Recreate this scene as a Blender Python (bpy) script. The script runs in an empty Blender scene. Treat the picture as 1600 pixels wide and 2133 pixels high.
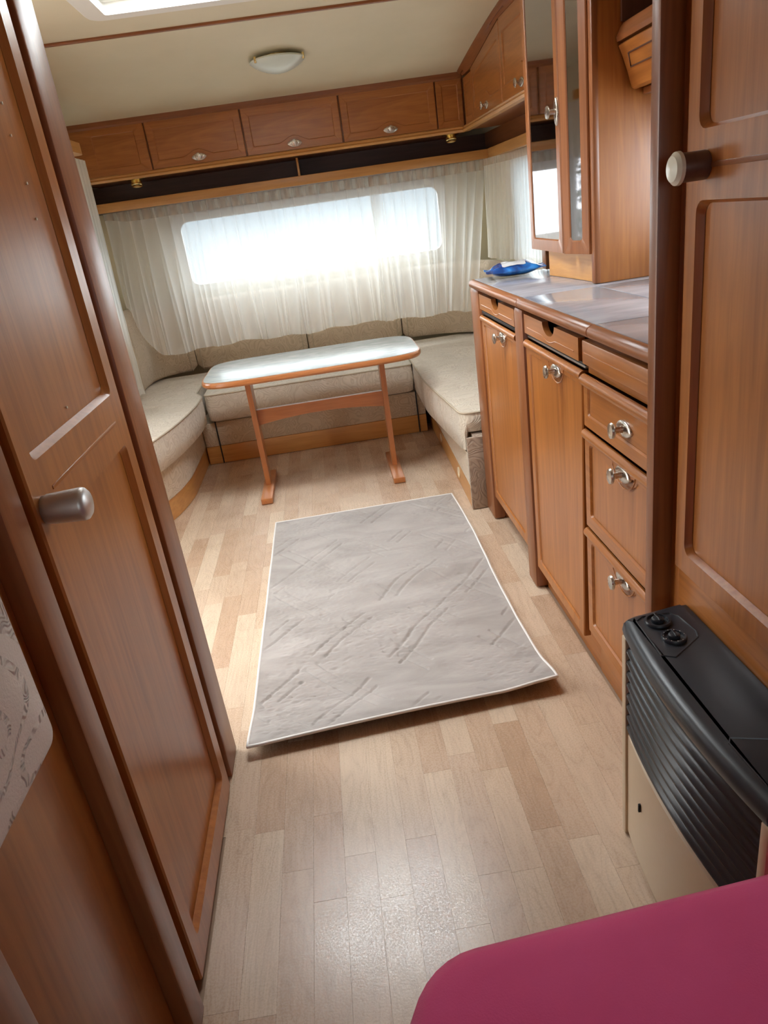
import bpy, bmesh, math, random
from mathutils import Vector, Matrix, noise as mnoise

# ------------------------------------------------------------ camera, world, lights, exposure
SC = bpy.context.scene
COL = SC.collection
YAW, PIT, ROL, FPX, CAMZ = 0.0388217, 0.4004231, 0.1450754, 1478.0, 1.23
_f = Vector((math.sin(YAW)*math.cos(PIT), math.cos(YAW)*math.cos(PIT), -math.sin(PIT)))
_r0 = _f.cross(Vector((0, 0, 1))).normalized(); _d0 = _f.cross(_r0)
_r = math.cos(ROL)*_r0 + math.sin(ROL)*_d0
_d = -math.sin(ROL)*_r0 + math.cos(ROL)*_d0
cd = bpy.data.cameras.new('camera'); cam = bpy.data.objects.new('camera', cd); COL.objects.link(cam)
cd.sensor_fit = 'HORIZONTAL'; cd.sensor_width = 36; cd.lens = 36*FPX/1600
cd.clip_start = 0.02
cam.matrix_world = Matrix(((_r.x, -_d.x, -_f.x, 0), (_r.y, -_d.y, -_f.y, 0), (_r.z, -_d.z, -_f.z, CAMZ), (0, 0, 0, 1)))
SC.camera = cam

W = bpy.data.worlds.new('sky'); SC.world = W; W.use_nodes = True
bg = W.node_tree.nodes['Background']
bg.inputs[0].default_value = (0.74, 0.89, 1.0, 1); bg.inputs[1].default_value = .9

def area(name, loc, rot, sx, sy, power, color, portal=False):
    l = bpy.data.lights.new(name, 'AREA'); l.shape = 'RECTANGLE'; l.size = sx; l.size_y = sy
    l.energy = power; l.color = color
    o = bpy.data.objects.new(name, l); o.location = loc; o.rotation_euler = rot; COL.objects.link(o)
    if portal: l.cycles.is_portal = True
    return o
P2 = math.pi/2
# sky portals in the real openings (they guide the sky light in, they add none)
area('portal_front', (0, 4.85, 1.13), (-P2, 0, 0), 1.7, .48, 1, (1, 1, 1), True)
area('portal_left', (-1.33, 3.55, 1.13), (0, -P2, 0), .56, 1.2, 1, (1, 1, 1), True)
area('portal_right', (1.19, 3.45, 1.13), (0, P2, 0), .56, 1.3, 1, (1, 1, 1), True)
area('portal_kitchen', (1.19, 1.65, 1.2), (0, P2, 0), .40, .72, 1, (1, 1, 1), True)
area('portal_door', (-1.33, 2.15, .97), (0, -P2, 0), 1.8, .62, 1, (1, 1, 1), True)
area('portal_hatch', (-.13, 2.52, 2.04), (0, 0, 0), .86, .55, 1, (1, 1, 1), True)

# daylight arriving through the side openings and roof hatch; rear lamp is added fill
area('daylight_door', (-1.50, 2.15, 1.0), (0, -P2, 0), 1.7, .60, 10, (1, .95, .88))
area('daylight_kitchen', (1.30, 1.65, 1.25), (0, P2, 0), .36, .68, 7, (.92, .96, 1))
area('daylight_hatch', (-.13, 2.52, 2.30), (0, 0, 0), .84, .54, 36, (.93, .97, 1))
area('rear_fill', (0, -1.40, 1.25), (P2, 0, 0), 1.2, .46, 2.5, (1, .97, .95))
# hazy sun high in front and to the left, very soft
sl = bpy.data.lights.new('sun', 'SUN'); sl.energy = 11.0; sl.angle = math.radians(110); sl.color = (.96, .98, 1)
so = bpy.data.objects.new('sun', sl); so.rotation_euler = Vector((-.22, .72, .55)).to_track_quat('Z', 'Y').to_euler(); COL.objects.link(so)

SC.view_settings.view_transform = 'Standard'; SC.view_settings.look = 'None'
SC.view_settings.gamma = 1; SC.view_settings.use_curve_mapping = False
SC.view_settings.exposure = 0.85
SC.cycles.use_denoising = True
SC.cycles.max_bounces = 10; SC.cycles.diffuse_bounces = 6; SC.cycles.transparent_max_bounces = 24
SC.cycles.caustics_reflective = False; SC.cycles.caustics_refractive = False
SC.cycles.sample_clamp_indirect = 6

# ------------------------------------------------------------ materials
def mat(name):
    m = bpy.data.materials.new(name); m.use_nodes = True
    nt = m.node_tree; b = nt.nodes['Principled BSDF']
    return m, nt, b
def N(nt, t, **kw):
    n = nt.nodes.new(t)
    for k, v in kw.items(): setattr(n, k, v)
    return n
def coords(nt, scale, kind='Object', rot=(0, 0, 0)):
    tc = N(nt, 'ShaderNodeTexCoord'); mp = N(nt, 'ShaderNodeMapping')
    mp.inputs['Scale'].default_value = scale; mp.inputs['Rotation'].default_value = rot
    nt.links.new(tc.outputs[kind], mp.inputs[0]); return mp.outputs[0]
def ntex(nt, vec, scale, detail=4, rough=.55, dist=0):
    n = N(nt, 'ShaderNodeTexNoise'); n.inputs['Scale'].default_value = scale
    n.inputs['Detail'].default_value = detail; n.inputs['Roughness'].default_value = rough
    n.inputs['Distortion'].default_value = dist
    nt.links.new(vec, n.inputs['Vector']); return n.outputs[0]
def ramp(nt, fac, stops):
    r = N(nt, 'ShaderNodeValToRGB'); e = r.color_ramp.elements
    while len(e) < len(stops): e.new(.5)
    for i, (p, c) in enumerate(stops):
        e[i].position = p; e[i].color = (*c, 1) if len(c) == 3 else c
    nt.links.new(fac, r.inputs[0]); return r.outputs[0]
def bump(nt, b, h, strength, dist=.002):
    n = N(nt, 'ShaderNodeBump'); n.inputs['Strength'].default_value = strength; n.inputs['Distance'].default_value = dist
    nt.links.new(h, n.inputs['Height']); nt.links.new(n.outputs[0], b.inputs['Normal'])
def math_(nt, op, a, b=None, clamp=False):
    n = N(nt, 'ShaderNodeMath', operation=op, use_clamp=clamp)
    for i, v in enumerate((a, b)):
        if v is None: continue
        if isinstance(v, (int, float)): n.inputs[i].default_value = v
        else: nt.links.new(v, n.inputs[i])
    return n.outputs[0]
def simple(name, col, rough=.5, metal=0, spec=.5, coat=0):
    m, nt, b = mat(name); b.inputs['Base Color'].default_value = (*col, 1)
    b.inputs['Roughness'].default_value = rough; b.inputs['Metallic'].default_value = metal
    b.inputs['Specular IOR Level'].default_value = spec; b.inputs['Coat Weight'].default_value = coat
    v = coords(nt, (1, 1, 1)); n = ntex(nt, v, 60, 3)
    h = N(nt, 'ShaderNodeMapRange'); nt.links.new(n, h.inputs[0])
    h.inputs['To Min'].default_value = max(0, rough-.05); h.inputs['To Max'].default_value = min(1, rough+.05)
    nt.links.new(h.outputs[0], b.inputs['Roughness'])
    return m
def wood(name, light, dark, axis='z', rough=.32, fine=1.0, coat=.25):
    m, nt, b = mat(name)
    s = {'x': (1.2, 26, 26), 'y': (26, 1.2, 26), 'z': (26, 26, 1.2)}[axis]
    s2 = {'x': (.5, 5, 5), 'y': (5, .5, 5), 'z': (5, 5, .5)}[axis]
    v = coords(nt, tuple(a*fine for a in s)); g = ntex(nt, v, 3.0, 6, .6, .4)
    v2 = coords(nt, s2); g2 = ntex(nt, v2, 2.0, 3, .5, 1.2)
    # cathedral figure: contour lines of a slow noise
    fig = math_(nt, 'SINE', math_(nt, 'MULTIPLY', g2, 46.0))
    mx = math_(nt, 'ADD', math_(nt, 'MULTIPLY', g, .55), math_(nt, 'MULTIPLY', g2, .45))
    mx = math_(nt, 'ADD', mx, math_(nt, 'MULTIPLY', fig, .035))
    mid = tuple((a+c)/2 for a, c in zip(light, dark))
    c = ramp(nt, mx, [(.36, dark), (.5, mid), (.64, light)])
    nt.links.new(c, b.inputs['Base Color'])
    b.inputs['Roughness'].default_value = rough; b.inputs['Coat Weight'].default_value = coat
    b.inputs['Coat Roughness'].default_value = rough*.8
    bump(nt, b, g, .12, .0008)
    return m
WL, WD = (.43, .158, .034), (.29, .094, .018)
M = {}
for ax in 'xyz':
    M['wood_'+ax] = wood('oak_veneer_'+ax, WL, WD, ax)
    M['trim_'+ax] = wood('oak_moulding_'+ax, (.30, .105, .032), (.20, .064, .018), ax, .36, coat=.08)
    M['pale_'+ax] = wood('light_beech_'+ax, (.60, .30, .09), (.47, .215, .055), ax, .38)
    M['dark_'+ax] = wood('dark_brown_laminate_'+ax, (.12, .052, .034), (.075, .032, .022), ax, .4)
    M['red_'+ax] = wood('red_stained_beech_'+ax, (.47, .18, .058), (.36, .125, .036), ax, .3)
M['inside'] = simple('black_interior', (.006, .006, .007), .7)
M['chrome'] = simple('brushed_nickel', (.62, .58, .52), .28, 1)
M['chrome_dark'] = simple('satin_nickel', (.58, .56, .54), .42, .85)
M['brass'] = simple('polished_brass', (.80, .62, .28), .25, 1)
M['black'] = simple('black_plastic', (.020, .024, .032), .34)
M['black_soft'] = simple('black_plastic_louvre', (.020, .023, .030), .22)
M['cream_metal'] = simple('cream_enamel', (.56, .44, .30), .4)
M['white_plastic'] = simple('white_plastic', (.80, .79, .74), .4)
M['ivory'] = simple('ivory_knob_cap', (.72, .70, .58), .25)
M['grommet'] = simple('ivory_vent_ring', (.70, .60, .42), .5)
M['rubber'] = simple('black_rubber', (.012, .012, .013), .5)
M['grey_metal'] = simple('grey_door_seal_strip', (.30, .27, .24), .4, .6)

def wall_mat(name, c1, c2, rough=.7):
    m, nt, b = mat(name); v = coords(nt, (1, 1, 1))
    nt.links.new(ramp(nt, ntex(nt, v, 3, 5), [(.3, c1), (.7, c2)]), b.inputs['Base Color'])
    b.inputs['Roughness'].default_value = rough; bump(nt, b, ntex(nt, v, 180, 3), .15, .001); return m
M['wall'] = wall_mat('cream_wallboard', (.70, .64, .46), (.74, .68, .51))
M['ceil'] = wall_mat('cream_ceiling_board', (.69, .62, .45), (.75, .68, .51), .5)
M['outer'] = wall_mat('outdoor_gravel', (.09, .10, .115), (.13, .14, .155), .9)

# floor plank: colour changes per plank through Object Info random
def plank_mat():
    m, nt, b = mat('laminate_plank')
    oi = N(nt, 'ShaderNodeObjectInfo')
    tc = N(nt, 'ShaderNodeTexCoord'); ad = N(nt, 'ShaderNodeVectorMath', operation='ADD')
    cx = N(nt, 'ShaderNodeCombineXYZ'); nt.links.new(math_(nt, 'MULTIPLY', oi.outputs['Random'], 37.0), cx.inputs[0])
    nt.links.new(math_(nt, 'MULTIPLY', oi.outputs['Random'], 91.0), cx.inputs[1])
    nt.links.new(tc.outputs['Object'], ad.inputs[0]); nt.links.new(cx.outputs[0], ad.inputs[1])
    def mp(s):
        q = N(nt, 'ShaderNodeMapping'); q.inputs['Scale'].default_value = s
        nt.links.new(ad.outputs[0], q.inputs[0]); return q.outputs[0]
    g = ntex(nt, mp((60, 3, 1)), 2.5, 5, .6, .3)
    g2 = ntex(nt, mp((9, 1.6, 1)), 1.3, 2, .5, .6)
    fig = math_(nt, 'ABSOLUTE', math_(nt, 'SINE', math_(nt, 'MULTIPLY', g2, 42.0)))
    fig = math_(nt, 'POWER', fig, .35)
    base = ramp(nt, oi.outputs['Random'], [(0, (.46, .32, .22)), (.3, (.53, .40, .29)), (.6, (.60, .48, .36)), (.85, (.50, .37, .27)), (1, (.43, .29, .19))])
    mix = N(nt, 'ShaderNodeMixRGB', blend_type='MULTIPLY'); mix.inputs[0].default_value = 1
    nt.links.new(base, mix.inputs[1])
    lv = math_(nt, 'ADD', math_(nt, 'MULTIPLY', g, .35), math_(nt, 'MULTIPLY', fig, .17))
    nt.links.new(ramp(nt, lv, [(.12, (.78, .74, .70)), (.38, (1.05, 1.04, 1.02))]), mix.inputs[2])
    nt.links.new(mix.outputs[0], b.inputs['Base Color'])
    # worn satin lacquer: patchy gloss in floor (world) space
    geo = N(nt, 'ShaderNodeNewGeometry')
    n1 = N(nt, 'ShaderNodeTexNoise'); n1.inputs['Scale'].default_value = 240; n1.inputs['Detail'].default_value = 4
    nt.links.new(geo.outputs['Position'], n1.inputs['Vector'])
    n2 = N(nt, 'ShaderNodeTexNoise'); n2.inputs['Scale'].default_value = 5
    nt.links.new(geo.outputs['Position'], n2.inputs['Vector'])
    rr = math_(nt, 'ADD', math_(nt, 'MULTIPLY', n1.outputs[0], .36), math_(nt, 'MULTIPLY', n2.outputs[0], .16))
    nt.links.new(math_(nt, 'ADD', rr, .02), b.inputs['Roughness'])
    b.inputs['Specular IOR Level'].default_value = .5
    bump(nt, b, n1.outputs[0], .22, .0006)
    return m
M['plank'] = plank_mat()
M['joint'] = simple('dark_joint', (.30, .20, .13), .8)

def fabric(name, c1, c2, line, sc=9.0, puck=.0):
    m, nt, b = mat(name); v = coords(nt, (1, 1, 1))
    n = ntex(nt, v, sc, 1.0, .4, 1.1)
    s = math_(nt, 'SINE', math_(nt, 'MULTIPLY', n, 95.0))
    s01 = math_(nt, 'ADD', math_(nt, 'MULTIPLY', s, .5), .5)
    big = ntex(nt, v, 4, 3)
    weave = ntex(nt, v, 420, 2)
    base = ramp(nt, big, [(.3, c1), (.7, c2)])
    mix = N(nt, 'ShaderNodeMixRGB'); nt.links.new(base, mix.inputs[1]); mix.inputs[2].default_value = (*line, 1)
    nt.links.new(math_(nt, 'MULTIPLY', math_(nt, 'POWER', s01, 2.5), .55), mix.inputs[0])
    nt.links.new(mix.outputs[0], b.inputs['Base Color'])
    b.inputs['Roughness'].default_value = .9; b.inputs['Specular IOR Level'].default_value = .2
    b.inputs['Sheen Weight'].default_value = .25
    h = math_(nt, 'ADD', math_(nt, 'MULTIPLY', s01, -.35), math_(nt, 'MULTIPLY', weave, .5))
    if puck:
        w = coords(nt, (5, 26, 5)); h = math_(nt, 'ADD', h, math_(nt, 'MULTIPLY', ntex(nt, w, 1.0, 3, .5, .8), puck))
    bump(nt, b, h, .6, .004); return m
M['fabric'] = fabric('beige_swirl_fabric', (.56, .45, .32), (.63, .52, .39), (.40, .30, .20))
M['seat'] = fabric('beige_swirl_seat_fabric', (.64, .57, .46), (.72, .64, .53), (.50, .41, .31), 9, 6.0)
M['fabric_dark'] = fabric('brown_swirl_fabric', (.36, .27, .20), (.40, .31, .23), (.16, .10, .07), 9)
M['piping'] = simple('beige_piping', (.50, .42, .31), .8)

def marble(name, c1, c2, scale, rough, rot=0.0, stretch=(1, 1, 1)):
    m, nt, b = mat(name); v = coords(nt, stretch, rot=(0, 0, rot))
    n = ntex(nt, v, scale, 6, .6, .8)
    nt.links.new(ramp(nt, n, [(.35, c1), (.5, tuple((a+b_)/2 for a, b_ in zip(c1, c2))), (.62, c2)]), b.inputs['Base Color'])
    b.inputs['Roughness'].default_value = rough; return m
M['worktop'] = marble('grey_marble_laminate', (.30, .29, .32), (.40, .39, .42), 5, .14, .3, (1, 3, 1))
M['table'] = marble('grey_green_marble_laminate', (.30, .34, .34), (.46, .49, .48), 9, .22, .25, (1, 3.5, 1))

def cloth_sheer(name, col, alpha, stripes=False):
    m = bpy.data.materials.new(name); m.use_nodes = True; nt = m.node_tree
    nt.nodes.remove(nt.nodes['Principled BSDF']); out = nt.nodes['Material Output']
    d = N(nt, 'ShaderNodeBsdfDiffuse'); d.inputs[0].default_value = (*col, 1)
    t = N(nt, 'ShaderNodeBsdfTranslucent'); t.inputs[0].default_value = (*col, 1)
    tr = N(nt, 'ShaderNodeBsdfTransparent')
    m1 = N(nt, 'ShaderNodeMixShader'); m1.inputs[0].default_value = .5
    nt.links.new(d.outputs[0], m1.inputs[1]); nt.links.new(t.outputs[0], m1.inputs[2])
    m2 = N(nt, 'ShaderNodeMixShader')
    lw = N(nt, 'ShaderNodeLayerWeight'); lw.inputs[0].default_value = .30
    v = coords(nt, (1, 1, 1)); w = ntex(nt, v, 500, 1)
    f = math_(nt, 'ADD', math_(nt, 'MULTIPLY', lw.outputs['Facing'], .75), alpha)
    f = math_(nt, 'ADD', f, math_(nt, 'MULTIPLY', w, .06), True)
    if stripes:   # gathered tape: thick pleats alternate with thin cloth
        st = N(nt, 'ShaderNodeTexWave'); st.inputs['Scale'].default_value = 4.3; st.inputs['Distortion'].default_value = 1.2
        nt.links.new(coords(nt, (1, 1, 0)), st.inputs['Vector'])
        f = math_(nt, 'MULTIPLY', f, math_(nt, 'ADD', math_(nt, 'MULTIPLY', st.outputs['Fac'], .9), .35), True)
    nt.links.new(f, m2.inputs[0]); nt.links.new(tr.outputs[0], m2.inputs[1]); nt.links.new(m1.outputs[0], m2.inputs[2])
    nt.links.new(m2.outputs[0], out.inputs[0]); return m
M['sheer'] = cloth_sheer('sheer_white_voile', (.95, .93, .88), .54)
M['tape'] = cloth_sheer('curtain_heading_tape', (.70, .60, .50), .60, True)

def glass(name, tint, gloss_mix=.08, milk=0.0):
    m = bpy.data.materials.new(name); m.use_nodes = True; nt = m.node_tree
    nt.nodes.remove(nt.nodes['Principled BSDF']); out = nt.nodes['Material Output']
    tr = N(nt, 'ShaderNodeBsdfTransparent'); tr.inputs[0].default_value = (*tint, 1)
    g = N(nt, 'ShaderNodeBsdfGlossy'); g.inputs['Roughness'].default_value = .03
    mx = N(nt, 'ShaderNodeMixShader'); mx.inputs[0].default_value = gloss_mix
    nt.links.new(tr.outputs[0], mx.inputs[1]); nt.links.new(g.outputs[0], mx.inputs[2]); o = mx.outputs[0]
    if milk:
        tl = N(nt, 'ShaderNodeBsdfTranslucent'); tl.inputs[0].default_value = (.9, .92, .92, 1)
        m2 = N(nt, 'ShaderNodeMixShader'); m2.inputs[0].default_value = milk
        nt.links.new(o, m2.inputs[1]); nt.links.new(tl.outputs[0], m2.inputs[2]); o = m2.outputs[0]
    nt.links.new(o, out.inputs[0]); return m
M['glass'] = glass('window_acrylic', (.93, .96, .97))
M['milky'] = glass('milky_skylight_acrylic', (.95, .97, .97), .06, .5)
M['mirror'] = simple('smoked_mirror', (.42, .39, .40), .02, 1)
M['lampglass'] = simple('frosted_lamp_glass', (.70, .77, .72), .25, 0, .6)

def rug_mat():
    m, nt, b = mat('embossed_grey_beige_rug')
    v = coords(nt, (1, 1, 1))
    big = ntex(nt, coords(nt, (1.5, 4, 1)), 2.2, 5, .6, 1.0)
    tone = N(nt, 'ShaderNodeMixRGB'); nt.links.new(ramp(nt, big, [(.35, (.24, .21, .195)), (.65, (.38, .345, .325))]), tone.inputs[1])
    tone.inputs[2].default_value = (.36, .35, .32, 1); tone.inputs[0].default_value = .3
    nt.links.new(tone.outputs[0], b.inputs['Base Color'])
    hs = None
    sep = N(nt, 'ShaderNodeSeparateXYZ'); nt.links.new(v, sep.inputs[0])
    wob = math_(nt, 'MULTIPLY', ntex(nt, v, 6, 2), .03)
    for sgn, off in ((1, 0.0), (-1, .09)):
        d = math_(nt, 'ADD', math_(nt, 'ADD', math_(nt, 'MULTIPLY', sep.outputs[0], .80), math_(nt, 'MULTIPLY', sep.outputs[1], .60*sgn)), off)
        d = math_(nt, 'ADD', d, wob)
        fr = math_(nt, 'FRACT', math_(nt, 'MULTIPLY', d, 5.2))
        l1 = math_(nt, 'LESS_THAN', math_(nt, 'ABSOLUTE', math_(nt, 'SUBTRACT', fr, .42)), .022)
        l2 = math_(nt, 'LESS_THAN', math_(nt, 'ABSOLUTE', math_(nt, 'SUBTRACT', fr, .58)), .022)
        l = math_(nt, 'MAXIMUM', l1, l2)
        msk = math_(nt, 'GREATER_THAN', ntex(nt, coords(nt, (1, 1, 1), rot=(0, 0, sgn)), 5.0, 1), .47)
        l = math_(nt, 'MULTIPLY', l, msk)
        hs = l if hs is None else math_(nt, 'MAXIMUM', hs, l)
    crack = ntex(nt, coords(nt, (14, 40, 1)), 1.3, 6, .7, 1.5)
    pile = ntex(nt, v, 350, 2)
    h = math_(nt, 'ADD', math_(nt, 'MULTIPLY', hs, 0.0), math_(nt, 'ADD', math_(nt, 'MULTIPLY', crack, 1.1), math_(nt, 'MULTIPLY', pile, .25)))
    bump(nt, b, h, .35, .003)
    b.inputs['Roughness'].default_value = .85; b.inputs['Sheen Weight'].default_value = .3
    return m
M['rug'] = rug_mat()
M['binding'] = simple('white_rug_binding', (.74, .72, .69), .8)

def pink_mat():
    m, nt, b = mat('pink_cotton'); v = coords(nt, (1, 1, 1))
    nt.links.new(ramp(nt, ntex(nt, v, 6, 3), [(.3, (.82, .085, .28)), (.7, (.88, .11, .33))]), b.inputs['Base Color'])
    b.inputs['Roughness'].default_value = .9; b.inputs['Sheen Weight'].default_value = .6
    b.inputs['Sheen Tint'].default_value = (1, .6, .75, 1)
    bump(nt, b, ntex(nt, v, 500, 2), .3, .001); return m
M['pink'] = pink_mat()

def plush_mat():
    m, nt, b = mat('embossed_cream_plush'); v = coords(nt, (1, 1, 1))
    b.inputs['Base Color'].default_value = (.80, .76, .70, 1); b.inputs['Roughness'].default_value = .85
    b.inputs['Sheen Weight'].default_value = .4
    n = ntex(nt, v, 7, 1, .4, .8)
    band = math_(nt, 'LESS_THAN', math_(nt, 'ABSOLUTE', math_(nt, 'SINE', math_(nt, 'MULTIPLY', n, 26))), .42)
    rib = math_(nt, 'SINE', math_(nt, 'MULTIPLY', ntex(nt, v, 30, 1, .5, .4), 70))
    h = math_(nt, 'ADD', math_(nt, 'MULTIPLY', math_(nt, 'MULTIPLY', band, rib), .9), math_(nt, 'MULTIPLY', ntex(nt, v, 300, 2), .3))
    bump(nt, b, h, .7, .0030); return m
M['plush'] = plush_mat()

def foil_mat():
    m, nt, b = mat('blue_foil_wrapper'); v = coords(nt, (1, 1, 1))
    n = ntex(nt, v, 14, 2, .5, .6)
    nt.links.new(ramp(nt, n, [(.40, (.004, .045, .20)), (.52, (.01, .12, .42)), (.60, (.03, .22, .60))]), b.inputs['Base Color'])
    b.inputs['Roughness'].default_value = .18; b.inputs['Coat Weight'].default_value = .8
    bump(nt, b, ntex(nt, v, 45, 4), .5, .004); return m
M['foil'] = foil_mat()
M['foil_label'] = simple('pale_grey_wrapper_print', (.62, .63, .64), .25, 0, .5, .6)
M['leaf'] = wall_mat('hedge_leaves', (.02, .06, .01), (.09, .17, .03), .6)

# ------------------------------------------------------------ mesh helpers
class MB:
    def __init__(s): s.v = []; s.f = []; s.bev = []
    def add(s, vs, fs):
        o = len(s.v); s.v += [tuple(p) for p in vs]; s.f += [tuple(i+o for i in f) for f in fs]; return s
    def box(s, x0, x1, y0, y1, z0, z1, b=0.0):
        if b <= 0:
            vs = [(x, y, z) for z in (z0, z1) for y in (y0, y1) for x in (x0, x1)]
            return s.add(vs, [(0, 1, 3, 2), (4, 6, 7, 5), (0, 4, 5, 1), (2, 3, 7, 6), (0, 2, 6, 4), (1, 5, 7, 3)])
        bm = bmesh.new(); bmesh.ops.create_cube(bm, size=1)
        for v in bm.verts: v.co = Vector(((x0+x1)/2+v.co.x*(x1-x0), (y0+y1)/2+v.co.y*(y1-y0), (z0+z1)/2+v.co.z*(z1-z0)))
        bb = min(b, .45*min(abs(x1-x0), abs(y1-y0), abs(z1-z0)))
        bmesh.ops.bevel(bm, geom=bm.edges[:], offset=bb, segments=2, profile=.5, affect='EDGES')
        bm.verts.index_update(); s.add([v.co for v in bm.verts], [[v.index for v in f.verts] for f in bm.faces]); bm.free(); return s
    def prism(s, pts, a0, a1, fn):
        """pts 2-D polygon, extruded from a0 to a1; fn(p, q, a) -> xyz"""
        n = len(pts)
        vs = [fn(p[0], p[1], a0) for p in pts]+[fn(p[0], p[1], a1) for p in pts]
        return s.add(vs, [tuple(range(n)), tuple(range(2*n-1, n-1, -1))]+[(i, (i+1) % n, n+(i+1) % n, n+i) for i in range(n)])
    def rings(s, rings, closed=True, cap0=True, cap1=True):
        n = len(rings[0]); o = len(s.v); fs = []
        for k in range(len(rings)-1):
            for i in range(n if closed else n-1):
                j = (i+1) % n; fs.append((k*n+i, k*n+j, (k+1)*n+j, (k+1)*n+i))
        if cap0: fs.append(tuple(range(n-1, -1, -1)))
        if cap1: fs.append(tuple((len(rings)-1)*n+i for i in range(n)))
        return s.add([p for r in rings for p in r], fs)
    def lathe(s, prof, c, axis, seg=24):
        a = Vector(axis).normalized(); t = a.orthogonal().normalized(); u = a.cross(t); c = Vector(c)
        rs = [[c+a*h+(t*math.cos(2*math.pi*i/seg)+u*math.sin(2*math.pi*i/seg))*max(r, 1e-4) for i in range(seg)] for h, r in prof]
        return s.rings(rs)
    def tube(s, pts, r, seg=8, closed=False):
        pts = [Vector(p) for p in pts]; n = len(pts); rs = []
        for i, p in enumerate(pts):
            d = (pts[(i+1) % n]-pts[i-1]) if closed else (pts[min(i+1, n-1)]-pts[max(i-1, 0)])
            d.normalize(); up = Vector((0, 0, 1)) if abs(d.z) < .9 else Vector((1, 0, 0))
            a = d.cross(up).normalized(); b = d.cross(a)
            rs.append([p+(a*math.cos(2*math.pi*k/seg)+b*math.sin(2*math.pi*k/seg))*r for k in range(seg)])
        if closed: rs.append(rs[0]); return s.rings(rs, True, False, False)
        return s.rings(rs)
    def obj(s, name, m, parent=None, label=None, origin=None, smooth=35, **tags):
        return mk(name, s.v, s.f, m, parent, label, origin, smooth, **tags)

def org(o):
    p = Vector((0, 0, 0))
    while o is not None: p += o.location; o = o.parent
    return p
def mk(name, vs, fs, m, parent=None, label=None, origin=None, smooth=35, **tags):
    vs = [Vector(v) for v in vs]
    if origin is None:
        lo = [min(v[i] for v in vs) for i in range(3)]; hi = [max(v[i] for v in vs) for i in range(3)]
        origin = Vector(((lo[0]+hi[0])/2, (lo[1]+hi[1])/2, lo[2]))
    origin = Vector(origin); me = bpy.data.meshes.new(name)
    me.from_pydata([tuple(v-origin) for v in vs], [], fs); me.materials.append(m)
    bm = bmesh.new(); bm.from_mesh(me); bmesh.ops.remove_doubles(bm, verts=bm.verts, dist=1e-6)
    bmesh.ops.recalc_face_normals(bm, faces=bm.faces); bm.to_mesh(me); bm.free()
    if smooth:
        for p in me.polygons: p.use_smooth = True
        me.set_sharp_from_angle(angle=math.radians(smooth))
    o = bpy.data.objects.new(name, me); COL.objects.link(o)
    if parent is not None: o.parent = parent; o.location = origin-org(parent)
    else: o.location = origin
    if label: o['label'] = label
    for k, v in tags.items(): o[k] = v
    return o
def thing(name, label, cat, loc, group=None):
    o = bpy.data.objects.new(name, None); COL.objects.link(o); o.location = loc
    o.empty_display_size = .05; o['label'] = label; o['category'] = cat
    if group: o['group'] = group
    return o
def S(o): o['kind'] = 'structure'; return o

# plane mappers: (a along, z up, w outwards) -> world
def RP(x0): return lambda a, z, w: (x0-w, a, z)      # faces -x (right-hand furniture)
def LP(x0): return lambda a, z, w: (x0+w, a, z)      # faces +x (left-hand furniture)
def FP(y0): return lambda a, z, w: (a, y0-w, z)      # faces the camera (-y)

def rrect(a0, a1, z0, z1, r, seg=4):
    pts = []; marks = []
    for (cx, cz, st) in ((a1-r, z0+r, -90), (a1-r, z1-r, 0), (a0+r, z1-r, 90), (a0+r, z0+r, 180)):
        for k in range(seg+1):
            t = math.radians(st+90*k/seg); pts.append((cx+r*math.cos(t), cz+r*math.sin(t)))
            marks.append(k == seg//2)
    return pts, marks
def inner_outline(a0, a1, z0, z1, r, arch=None):
    """rounded rectangle; arch=(side, half width, height): bump of the frame into the panel around the knob"""
    pts, mk_ = rrect(a0, a1, z0, z1, r)
    if not arch: return pts, mk_
    side, hw, h = arch; ac = (a0+a1)/2; add = []
    for k in range(13):
        t = -1+2*k/12; add.append((ac+t*hw, h*(math.cos(t*math.pi)*.5+.5)**.8))
    if side == 'bottom':    # between the last arc (a0,z0) and first (a1,z0)
        pts = pts+[(a, z0+q) for a, q in add]; mk_ = mk_+[False]*13
    else:                   # top edge runs from a1 to a0: after second arc
        i = 10; pts = pts[:i]+[(a, z1-q) for a, q in reversed(add)]+pts[i:]; mk_ = mk_[:i]+[False]*13+mk_[i:]
    return pts, mk_
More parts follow.
